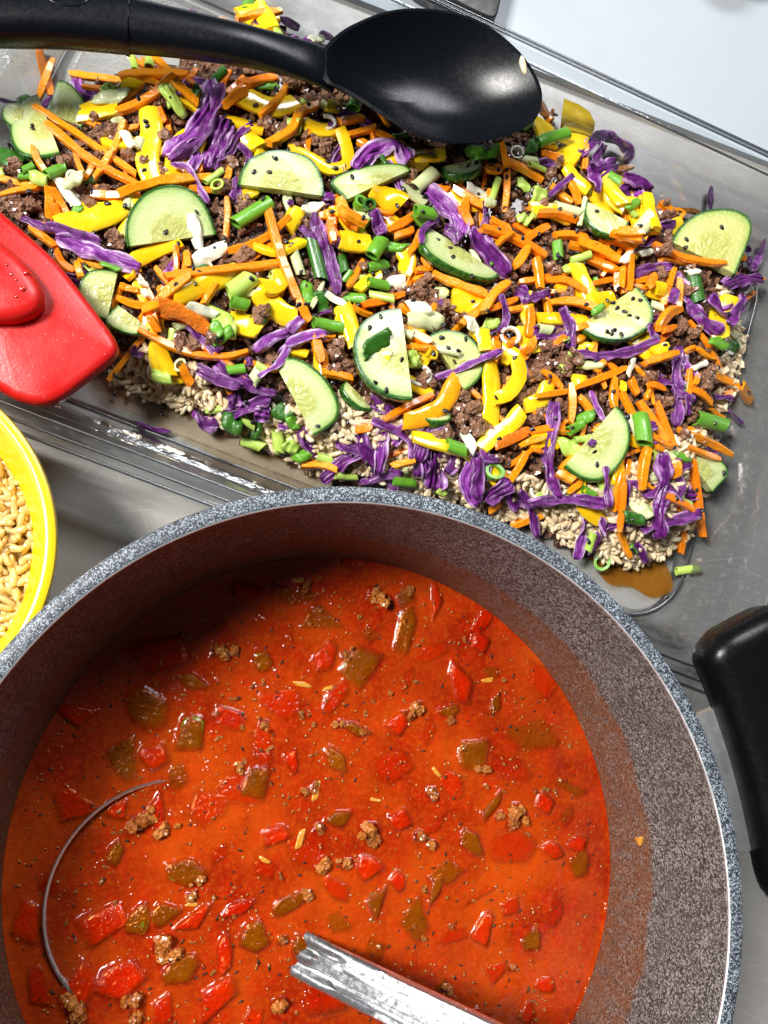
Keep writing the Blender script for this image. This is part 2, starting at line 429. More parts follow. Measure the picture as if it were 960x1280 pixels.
fac = b.math('MULTIPLY_ADD', thin, -.68, b.ramp(n2, [(.3, .80), (.7, .95)]))
m2 = b.n('MixShader', Fac=fac, i1=tr, i2=df)
b.t.links.new(m2.outputs[0], b.out.inputs[0]); MAT['broth'] = b.m
b = N('broth_body'); v = b.coord()
n1 = b.noise(v, 55, 4); n2 = b.noise(v, 110, 3)
c = b.mix(b.ramp(n1, [(.35, 0.0), (.65, 1.0)]), (.34, .020, .003), (.62, .12, .006))
c = b.mix(b.ramp(n2, [(.55, 0.0), (.7, .8)]), c, (.66, .05, .004))
b.bsdf(Base__Color=c, Roughness=.6); MAT['broth_body'] = b.m
MAT['soup_green'] = food('green_pepper_cooked', (.11, .105, .004), (.20, .17, .007), (.27, .19, .006), 200, .12, .6, 520, coat=.9, dist=.0012)
MAT['soup_red'] = food('tomato_cooked', (.56, .020, .002), (.70, .060, .004), (.46, .010, .002), 180, .12, .6, 520, coat=.9, dist=.0012)
MAT['soup_meat'] = food('soup_beef', (.42, .12, .014), (.60, .22, .035), (.34, .08, .008), 420, .22, .9, 900, coat=.8, dist=.0012)
MAT['garlic'] = food('golden_garlic', (.58, .22, .02), (.70, .34, .05), None, 300, .2, .4, 700, coat=.6)
MAT['herb'] = food('dried_herb', (.014, .010, .005), (.03, .022, .008), None, 600, .5, .4, 900, coat=.1)

# ------------------------------------------------------------------ layout read from the photograph, centimetres on the worktop
PILE = [[-12.97, 16.07], [-13.76, 25.65], [-11.2, 26.2], [-10.15, 27.45], [-8.49, 28.67], [-7.8, 30.29], [-4.46, 31.87], [-0.78, 33.49], [0.89, 35.14], [2.85, 35.31], [4.42, 33.81], [8.02, 31.86], [13.56, 31.14], [16.43, 31.43], [18.62, 31.32], [20.01, 29.2], [23.15, 27.55], [25.56, 25.65], [29.33, 24.42], [30.8, 23.3], [30.08, 20.99], [29.31, 17.99], [28.18, 14.58], [27.31, 11.74], [26.1, 8.53], [25.13, 6.29], [23.98, 5.4], [21.4, 4.7], [18.95, 5.49], [16.54, 6.7], [13.08, 7.65], [8.85, 8.66], [4.75, 9.2], [1.93, 10.51], [-1.24, 11.78], [-3.6, 13.08], [-5.53, 13.98], [-7.79, 14.43]]
RICE_ZONES = [[[-6.23, 13.62], [-5.23, 14.8], [-4.12, 15.55], [-2.14, 14.73], [-0.54, 13.99], [-0.81, 12.72], [-1.66, 12.38], [-3.22, 12.66], [-4.77, 13.22]], [[-1.9, 13.69], [0.29, 12.78], [1.89, 12.46], [4.74, 12.41], [5.97, 13.55], [8.08, 12.17], [11.49, 10.62], [15.42, 9.5], [17.63, 8.72], [20.42, 9.7], [22.38, 11.13], [25.88, 13.13], [27.56, 12.53], [26.56, 9.05], [25.43, 6.78], [23.7, 5.64], [21.79, 4.87], [19.09, 5.75], [16.67, 6.88], [13.18, 7.87], [8.92, 8.89], [4.78, 9.47], [1.94, 10.75], [-0.67, 11.9]], [[21.73, 28.08], [22.61, 28.54], [24.23, 27.7], [23.97, 25.95], [22.21, 25.76], [21.5, 26.53]], [[26.97, 21.35], [29.65, 19.6], [29.89, 18.15], [28.74, 14.7], [27.4, 13.68], [27.12, 16.5], [26.79, 18.88]]]
CARROT = [
    ('', 0.45, [-5.24, 31.85, -3.96, 30.46, -3.05, 29.29]),
    ('', 0.52, [-10.34, 31.85, -9.47, 29.12]),
    ('', 0.4, [-9.53, 31.15, -10.14, 28.8]),
    ('', 0.44, [-8.66, 30.48, -5.76, 29.88]),
    ('', 0.32, [-7.8, 29.16, -5.81, 28.83]),
    ('', 0.54, [-5.89, 29.39, -2.46, 29.48]),
    ('', 0.53, [-5.86, 26.97, -4.55, 27.87, -3.03, 28.81]),
    ('', 0.4, [-5.44, 26.42, -5.93, 24.72]),
    ('', 0.44, [-5.93, 24.72, -6.69, 23.24]),
    ('', 0.32, [-6.82, 23.97, -7.14, 23.03]),
    ('', 0.39, [-9.83, 27.17, -6.98, 25.02, -4.73, 23.68]),
    ('', 0.46, [-9.12, 26.06, -7.11, 24.15, -4.51, 23.01]),
    ('', 0.36, [-9.64, 24.68, -8.93, 23.4]),
    ('', 0.46, [-3.11, 28.38, -1.9, 27.67]),
    ('', 0.29, [-2.55, 29.05, -1.78, 28.57]),
    ('', 0.36, [-2.09, 29.95, -2.4, 29.13]),
    ('', 0.38, [-0.38, 30.17, -0.84, 28.95]),
    ('', 0.42, [-0.54, 28.77, 0.35, 29.81]),
    ('', 0.59, [-0.7, 27.72, -0.22, 28.35, 0.47, 28.88]),
    ('', 0.5, [0.17, 28.98, 1.07, 29.68, 1.98, 30.16]),
    ('', 0.42, [1.22, 27.47, 2.11, 29.02, 2.71, 29.98]),
    ('', 0.36, [-3.34, 26.92, -3.22, 26.21]),
    ('', 0.32, [-3.75, 27.25, -3.43, 26.68]),
    ('', 0.46, [-3.57, 23.17, -2.43, 23.63, -1.18, 24.1]),
    ('', 0.42, [-2.12, 23.1, -0.76, 23.49]),
    ('', 0.42, [-0.21, 24.65, -0.55, 23.62]),
    ('', 0.55, [1.67, 26.0, 2.77, 26.93, 3.27, 28.14, 4.2, 28.73]),
    ('', 0.53, [7.28, 27.63, 8.25, 27.29, 9.22, 26.89]),
    ('', 0.38, [7.07, 27.72, 7.23, 26.64]),
    ('', 0.53, [6.43, 26.94, 7.12, 26.62]),
    ('', 0.44, [5.79, 27.15, 7.28, 27.77]),
    ('', 0.52, [5.31, 27.81, 6.58, 28.33]),
    ('', 0.44, [10.51, 24.78, 11.27, 24.69]),
    ('', 0.38, [6.97, 22.91, 7.97, 22.74]),
    ('', 0.53, [7.82, 21.88, 8.77, 22.54, 9.69, 23.43]),
    ('', 0.44, [8.24, 21.59, 9.3, 22.26]),
    ('', 0.5, [5.3, 23.18, 5.62, 22.32, 6.35, 21.79]),
    ('', 0.53, [5.0, 22.59, 5.03, 21.27]),
    ('', 0.52, [11.49, 24.78, 12.15, 24.39, 12.97, 23.79]),
    ('', 0.48, [12.03, 24.09, 12.25, 22.51]),
    ('', 0.53, [13.3, 26.15, 14.2, 26.44]),
    ('', 0.42, [12.39, 22.35, 13.98, 22.11]),
    ('', 0.42, [13.57, 23.27, 14.67, 22.99]),
    ('', 0.42, [14.18, 27.68, 14.3, 25.8, 14.38, 23.82]),
    ('', 0.58, [17.06, 31.51, 17.56, 30.18]),
    ('', 0.46, [16.52, 27.5, 17.56, 27.24]),
    ('', 0.44, [13.18, 26.0, 14.19, 26.02]),
    ('', 0.55, [14.43, 26.64, 15.57, 26.42, 16.58, 26.01]),
    ('', 0.45, [19.4, 28.66, 19.18, 27.03]),
    ('', 0.52, [17.03, 25.65, 18.27, 24.84]),
    ('', 0.46, [17.96, 25.75, 18.62, 24.7]),
    ('', 0.55, [16.05, 23.65, 17.19, 23.72, 18.4, 23.61]),
    ('', 0.46, [13.45, 23.03, 14.88, 22.47]),
    ('', 0.44, [14.79, 23.17, 16.07, 22.73]),
    ('', 0.5, [15.21, 22.06, 16.83, 23.27]),
    ('', 0.46, [18.51, 22.28, 19.76, 21.76]),
    ('', 0.71, [19.7, 22.86, 20.74, 22.61, 21.66, 22.18]),
    ('', 0.52, [17.15, 22.7, 18.08, 22.87, 19.06, 22.82]),
    ('', 0.53, [17.94, 22.22, 19.88, 21.71]),
    ('', 0.38, [22.87, 22.59, 23.99, 22.28]),
    ('', 0.57, [24.6, 26.59, 25.43, 26.37]),
    ('', 0.57, [12.88, 22.4, 14.53, 22.0, 16.6, 21.51]),
    ('', 0.36, [13.64, 21.54, 14.57, 22.34]),
    ('', 0.44, [21.3, 28.78, 22.31, 28.75, 23.29, 29.09]),
    ('', 0.36, [-10.96, 22.13, -9.21, 22.37]),
    ('', 0.46, [-8.76, 22.47, -8.71, 20.97]),
    ('', 0.42, [-8.5, 22.4, -7.67, 21.08]),
    ('', 0.38, [-8.45, 21.67, -8.06, 20.83]),
    ('', 0.36, [-9.0, 20.66, -8.23, 20.6]),
    ('', 0.5, [-6.74, 22.44, -5.99, 22.49, -5.24, 22.39]),
    ('', 0.53, [-5.42, 22.27, -3.94, 22.89, -1.99, 23.59]),
    ('', 0.42, [-9.53, 20.52, -8.97, 20.11, -8.26, 19.62]),
    ('', 0.46, [-8.25, 19.42, -7.8, 18.75, -7.3, 18.38]),
    ('', 0.38, [-7.21, 18.8, -6.91, 17.91]),
    ('', 0.34, [-7.18, 19.01, -5.92, 18.56]),
    ('', 0.42, [-5.18, 17.78, -4.34, 17.61]),
    ('', 0.38, [-2.08, 19.81, -2.19, 18.86]),
    ('', 0.29, [-2.66, 19.97, -2.61, 18.71]),
    ('', 0.52, [-3.42, 17.81, -2.93, 17.39]),
    ('', 0.48, [-3.55, 16.47, -3.32, 15.55]),
    ('g', 0.86, [-3.27, 16.49, -2.52, 16.55, -1.7, 16.16]),
    ('', 0.42, [-5.29, 17.24, -4.41, 17.06, -3.52, 16.98]),
    ('', 0.59, [-4.01, 16.41, -2.92, 17.03, -1.92, 18.2]),
    ('', 0.5, [-3.06, 18.24, -1.8, 18.6]),
    ('', 0.4, [-0.3, 23.0, -0.17, 22.03, -0.28, 20.75]),
    ('', 0.46, [-0.16, 20.1, 1.0, 20.75, 1.97, 21.5, 2.81, 22.24]),
    ('', 0.5, [-3.06, 18.15, -0.89, 18.77, 2.31, 19.65]),
    ('', 0.52, [1.75, 22.4, 2.4, 20.46, 2.82, 19.21, 3.35, 17.77]),
    ('', 0.53, [-3.28, 16.85, -2.65, 17.47, -1.88, 18.16]),
    ('', 0.4, [-1.26, 17.05, -1.0, 17.61, -0.63, 18.06]),
    ('g', 0.88, [-3.27, 16.59, -2.04, 16.29, -0.96, 15.81]),
    ('', 0.53, [3.35, 17.66, 3.91, 16.6]),
    ('', 0.46, [3.97, 16.34, 4.43, 15.28]),
    ('', 0.23, [4.27, 15.72, 5.19, 15.97]),
    ('', 0.53, [4.8, 21.96, 5.14, 21.11]),
    ('', 0.63, [5.3, 23.23, 5.78, 21.95]),
    ('', 0.46, [4.33, 22.35, 4.95, 22.6]),
    ('', 0.27, [-2.76, 19.96, -2.56, 18.67]),
    ('', 0.38, [-2.18, 19.8, -2.0, 18.93]),
    ('', 0.38, [-3.32, 17.74, -2.98, 17.39]),
    ('', 0.42, [8.97, 20.66, 9.4, 21.37, 9.68, 22.19]),
    ('', 0.36, [5.86, 18.74, 6.69, 20.33]),
    ('', 0.44, [6.07, 17.68, 7.11, 17.44]),
    ('', 0.48, [6.58, 17.7, 7.71, 18.09, 8.81, 18.69]),
    ('', 0.46, [8.54, 17.99, 9.12, 17.72]),
    ('', 0.42, [9.28, 19.31, 10.24, 19.92]),
    ('', 0.42, [9.29, 19.75, 10.24, 20.06]),
    ('', 0.5, [10.24, 19.67, 11.73, 19.14, 13.08, 18.84]),
    ('', 0.38, [8.44, 17.34, 8.54, 17.02]),
    ('', 0.61, [8.43, 16.69, 9.26, 16.22, 10.04, 15.85]),
    ('', 0.34, [8.64, 15.59, 10.25, 15.52]),
    ('', 0.46, [4.48, 15.28, 4.71, 14.37]),
    ('', 0.46, [13.52, 16.54, 13.38, 15.17]),
    ('', 0.42, [9.82, 20.69, 10.08, 20.05]),
    ('', 0.52, [11.7, 23.65, 12.34, 22.57]),
    ('', 0.46, [4.8, 22.01, 5.04, 20.78]),
    ('', 0.57, [5.36, 22.29, 6.04, 22.2, 6.72, 21.94]),
    ('', 0.55, [11.7, 17.03, 13.01, 18.04, 14.25, 19.53]),
    ('', 0.53, [14.72, 20.62, 15.48, 21.75]),
    ('', 0.4, [15.03, 19.86, 16.16, 20.16]),
    ('', 0.52, [15.97, 21.28, 16.17, 20.55, 16.25, 19.6]),
    ('', 0.46, [16.49, 19.99, 17.5, 19.97, 18.62, 19.46]),
    ('', 0.36, [16.47, 19.42, 17.54, 19.52]),
    ('', 0.46, [16.46, 19.22, 16.67, 18.17]),
    ('', 0.5, [16.67, 18.79, 18.02, 18.79, 19.2, 18.49]),
    ('', 0.36, [19.04, 19.96, 20.58, 20.61]),
    ('', 0.46, [20.65, 20.91, 20.74, 19.88]),
    ('', 0.55, [18.82, 21.49, 20.65, 20.91]),
    ('', 0.59, [18.28, 22.25, 19.54, 21.97, 20.74, 21.38]),
    ('', 0.55, [21.3, 22.02, 21.12, 19.8]),
    ('', 0.53, [19.92, 22.65, 21.72, 22.18]),
    ('', 0.53, [15.43, 18.29, 15.32, 16.73]),
    ('', 0.42, [14.21, 18.02, 15.04, 18.32]),
    ('', 0.42, [13.22, 17.89, 14.89, 18.86]),
    ('', 0.57, [12.78, 17.63, 13.51, 18.63, 14.3, 19.54]),
    ('', 0.38, [14.16, 16.1, 14.77, 16.63]),
    ('', 0.48, [13.4, 16.15, 13.6, 15.3]),
    ('', 0.44, [16.69, 16.28, 17.44, 16.95]),
    ('', 0.44, [18.08, 17.39, 18.71, 17.6]),
    ('', 0.38, [18.1, 16.72, 18.57, 17.03]),
    ('', 0.48, [22.25, 20.01, 22.8, 20.93]),
    ('', 0.53, [23.69, 20.43, 23.38, 19.18]),
    ('', 0.55, [22.58, 17.66, 23.34, 18.54, 23.85, 19.16]),
    ('', 0.53, [22.65, 16.86, 23.71, 17.88]),
    ('', 0.42, [21.64, 15.52, 23.61, 16.28]),
    ('', 0.5, [14.79, 15.27, 15.7, 16.59]),
    ('', 0.42, [19.81, 15.73, 20.37, 15.43]),
    ('', 0.47, [24.72, 26.7, 25.87, 26.23]),
    ('', 0.4, [25.52, 24.98, 26.98, 25.89]),
    ('', 0.34, [25.67, 26.37, 27.37, 26.02, 28.79, 25.25]),
    ('', 0.5, [28.83, 24.23, 30.05, 23.57]),
    ('', 0.46, [21.18, 21.64, 21.3, 19.86]),
    ('', 0.4, [20.76, 21.02, 20.82, 20.01]),
    ('', 0.67, [20.15, 22.62, 21.47, 22.5]),
    ('', 0.43, [28.01, 21.89, 30.97, 22.3]),
    ('', 0.4, [28.54, 20.25, 30.63, 21.64]),
    ('', 0.38, [22.26, 19.94, 22.76, 20.81]),
    ('', 0.33, [23.37, 21.95, 25.03, 21.89]),
    ('', 0.45, [22.77, 22.66, 24.91, 22.39, 27.12, 21.89]),
    ('', 0.38, [23.56, 20.18, 24.06, 21.42]),
    ('', 0.46, [24.4, 20.86, 24.18, 19.04]),
    ('', 0.59, [22.51, 17.57, 23.36, 18.59, 24.18, 19.0]),
    ('', 0.4, [22.8, 17.4, 23.73, 17.92]),
    ('', 0.45, [21.62, 15.52, 23.61, 16.29]),
    ('', 0.41, [24.31, 16.55, 25.24, 17.0]),
    ('', 0.35, [25.12, 16.82, 26.38, 16.46]),
    ('', 0.4, [24.57, 15.64, 24.32, 13.76]),
    ('', 0.38, [24.72, 14.67, 25.15, 15.45]),
    ('', 0.43, [24.66, 14.48, 26.14, 14.01]),
    ('', 0.54, [26.7, 15.87, 28.26, 15.69]),
    ('', 0.37, [26.79, 14.05, 27.99, 13.76]),
    ('', 0.35, [24.45, 12.39, 25.54, 12.05]),
    ('', 0.44, [27.91, 14.77, 29.01, 15.76]),
    ('', 0.62, [29.19, 15.96, 29.9, 14.95]),
    ('', 0.38, [21.95, 13.84, 22.33, 14.56]),
    ('', 0.41, [22.04, 14.52, 23.12, 14.47]),
    ('', 0.46, [21.18, 14.9, 21.58, 14.1]),
    ('', 0.46, [20.2, 14.84, 20.11, 13.18]),
    ('', 0.48, [20.54, 14.08, 21.32, 12.8]),
    ('', 0.52, [21.56, 13.68, 22.41, 12.63, 23.03, 11.48]),
    ('', 0.46, [22.57, 13.7, 22.99, 12.66, 23.53, 11.37]),
    ('', 0.35, [21.83, 10.95, 22.35, 10.86]),
    ('', 0.33, [20.86, 10.47, 20.72, 9.67]),
    ('', 0.48, [21.5, 11.0, 21.36, 9.34]),
    ('', 0.62, [23.23, 10.4, 23.3, 9.6]),
    ('', 0.41, [24.21, 11.34, 26.62, 10.95]),
    ('', 0.41, [21.77, 11.55, 23.23, 11.17]),
    ('', 0.49, [23.73, 12.2, 25.09, 11.81, 27.72, 11.39]),
    ('', 0.48, [14.81, 15.6, 15.33, 15.95]),
    ('', 0.46, [18.15, 13.73, 18.94, 12.74]),
    ('', 0.45, [15.98, 14.91, 17.24, 14.11]),
    ('', 0.38, [15.66, 13.47, 16.58, 13.72, 17.46, 13.98]),
    ('', 0.46, [17.76, 14.43, 17.57, 12.21]),
    ('', 0.41, [17.98, 14.17, 19.41, 14.82, 20.92, 15.49]),
    ('', 0.45, [19.14, 15.12, 19.64, 15.71]),
    ('', 0.46, [20.17, 14.82, 20.1, 13.17]),
    ('g', 0.62, [13.39, 10.68, 14.42, 11.21, 15.47, 11.83]),
    ('', 0.37, [14.77, 10.86, 15.99, 11.2]),
    ('', 0.49, [15.42, 11.59, 16.42, 11.93, 17.47, 11.79]),
    ('', 0.32, [15.3, 10.62, 15.97, 10.58]),
    ('', 0.45, [15.11, 10.56, 14.69, 9.79, 14.26, 8.98]),
    ('', 0.48, [13.7, 7.8, 14.33, 8.27]),
    ('', 0.46, [18.9, 11.84, 19.33, 12.26]),
    ('', 0.59, [16.81, 9.58, 17.64, 9.15]),
    ('', 0.39, [17.37, 8.54, 18.03, 9.03]),
    ('', 0.4, [16.89, 9.71, 17.92, 10.59, 18.98, 11.62]),
    ('', 0.45, [20.04, 9.58, 19.86, 7.73]),
    ('', 0.43, [7.73, 11.78, 8.66, 12.35, 10.21, 13.27]),
    ('', 0.45, [6.32, 11.34, 7.21, 11.54]),
    ('', 0.37, [5.29, 14.15, 6.17, 13.82]),
    ('', 0.45, [8.23, 9.61, 9.32, 9.88]),
    ('', 0.52, [4.2, 15.91, 4.55, 14.5]),
    ('', 0.45, [4.59, 14.1, 6.13, 13.92]),
    ('', 0.17, [4.41, 15.73, 5.22, 15.99]),
    ('', 0.47, [3.85, 9.76, 4.72, 9.69, 5.62, 9.52]),
    ('', 0.44, [-3.72, 16.19, -3.28, 15.53]),
    ('', 0.49, [-2.21, 14.23, -1.71, 13.43]),
    ('', 0.44, [-4.24, 15.64, -2.92, 15.04, -1.51, 14.63, -0.11, 14.61, 0.97, 14.97]),
    ('', 0.41, [20.36, 6.95, 21.34, 5.5]),
    ('', 0.44, [19.97, 9.31, 20.14, 6.65]),
    ('', 0.48, [21.51, 10.89, 21.27, 8.79]),
    ('', 0.46, [15.06, 7.05, 16.6, 7.63]),
    ('', 0.47, [22.6, 8.5, 25.11, 7.63]),
    ('', 0.55, [24.72, 7.03, 24.72, 5.86]),
    ('', 0.52, [24.79, 10.71, 25.94, 6.77]),
    ('', 0.57, [-1.14, 34.87, -0.38, 34.75]),
    ('', 0.48, [-0.13, 33.6, 2.22, 34.67]),
]
PEPPER = [
    ('', 0.61, [-6.26, 31.76, -5.21, 31.44]),
    ('', 0.56, [-7.67, 26.65, -6.64, 26.89, -5.77, 27.15]),
    ('w', 0.92, [-4.29, 27.35, -4.08, 26.05, -4.26, 24.71, -3.86, 23.3]),
    ('', 0.92, [0.18, 28.64, 1.82, 28.29, 3.05, 28.86]),
    ('', 0.8, [-0.49, 27.35, 0.52, 27.21, 1.44, 26.99]),
    ('', 0.86, [0.44, 26.41, 1.26, 25.84]),
    ('', 0.57, [4.62, 28.67, 5.36, 28.77]),
    ('', 0.48, [0.44, 23.13, 1.17, 23.6]),
    ('', 0.59, [2.68, 26.13, 3.93, 25.6, 4.97, 25.16, 5.8, 25.6, 5.69, 26.62, 5.37, 27.5]),
    ('', 0.53, [7.28, 26.82, 8.36, 26.78]),
    ('', 0.84, [9.0, 26.2, 10.97, 26.63]),
    ('', 1.19, [6.97, 23.98, 8.56, 23.36]),
    ('w', 1.48, [18.67, 31.55, 19.51, 30.62, 18.61, 28.91, 17.66, 27.03]),
    ('', 1.06, [16.97, 29.76, 17.0, 27.92]),
    ('', 0.65, [17.89, 26.82, 18.44, 26.05, 19.11, 25.41]),
    ('', 0.67, [20.15, 26.08, 20.52, 25.2, 20.96, 24.53]),
    ('', 0.63, [22.59, 25.61, 22.5, 24.23, 22.66, 23.04]),
    ('', 0.94, [-8.23, 20.5, -6.74, 20.91, -5.3, 21.75]),
    ('', 0.63, [-4.88, 19.07, -3.79, 19.7, -2.44, 20.3]),
    ('', 0.57, [-5.03, 18.29, -4.39, 18.55]),
    ('', 0.92, [-2.63, 16.95, -1.76, 17.54]),
    ('', 0.73, [2.77, 21.69, 3.06, 22.27, 3.31, 22.79]),
    ('', 0.73, [1.0, 20.59, 2.2, 20.33, 3.49, 21.06]),
    ('', 0.74, [5.22, 21.23, 6.1, 21.26]),
    ('', 0.82, [-2.63, 16.95, -1.44, 17.88, 0.36, 19.15]),
    ('', 0.99, [1.27, 18.01, 2.37, 17.06, 3.36, 16.66]),
    ('', 0.67, [2.42, 19.18, 2.49, 18.54, 2.05, 18.08, 1.61, 18.04]),
    ('w', 0.69, [5.51, 17.74, 5.88, 15.86]),
    ('', 0.95, [5.43, 20.98, 6.25, 21.01, 6.98, 21.19]),
    ('', 0.73, [8.66, 21.02, 8.97, 20.44, 8.76, 19.65]),
    ('', 0.53, [6.37, 18.62, 6.88, 19.15, 7.61, 19.6]),
    ('w', 0.67, [5.66, 17.65, 5.97, 16.61, 6.23, 15.57]),
    ('', 1.05, [11.24, 18.44, 12.8, 18.18]),
    ('', 0.8, [12.66, 17.02, 13.13, 16.08]),
    ('', 0.67, [6.39, 14.64, 7.81, 14.68]),
    ('', 0.73, [18.23, 21.09, 18.75, 19.88, 19.05, 18.87]),
    ('', 0.63, [15.86, 17.82, 17.42, 17.93, 18.9, 17.96]),
    ('', 0.82, [19.17, 19.0, 20.45, 19.28]),
    ('', 0.73, [22.48, 20.03, 23.3, 19.87]),
    ('', 0.57, [18.26, 16.51, 19.05, 16.45]),
    ('', 0.67, [12.77, 16.81, 12.98, 15.69]),
    ('', 0.86, [13.93, 15.86, 14.68, 15.43]),
    ('', 0.63, [21.67, 16.08, 22.93, 16.68]),
    ('', 0.53, [22.49, 25.48, 22.36, 24.13, 22.46, 22.99]),
    ('', 0.62, [22.66, 19.98, 23.3, 19.99]),
    ('', 0.59, [22.24, 16.24, 23.14, 16.58]),
    ('', 0.48, [20.51, 14.54, 20.88, 14.38]),
    ('', 0.83, [13.27, 15.31, 13.35, 14.06, 13.31, 12.9, 13.2, 11.93]),
    ('', 0.67, [14.45, 15.39, 14.74, 14.51, 14.17, 13.53, 13.36, 13.17]),
    ('', 0.73, [14.96, 12.73, 14.26, 11.9, 13.36, 11.24, 12.63, 10.54]),
    ('', 0.67, [18.2, 14.92, 18.4, 14.2]),
    ('', 0.4, [9.8, 15.23, 10.23, 15.12]),
    ('', 0.61, [9.14, 11.08, 10.43, 10.8, 11.68, 10.47]),
    ('o', 0.8, [11.49, 14.23, 10.77, 12.82, 9.77, 12.07, 8.62, 11.71]),
    ('', 0.4, [3.02, 15.08, 3.88, 15.06]),
    ('', 1.01, [0.07, 34.27, 2.01, 34.94]),
    ('', 0.79, [0.92, 35.0, 1.74, 33.03]),
]
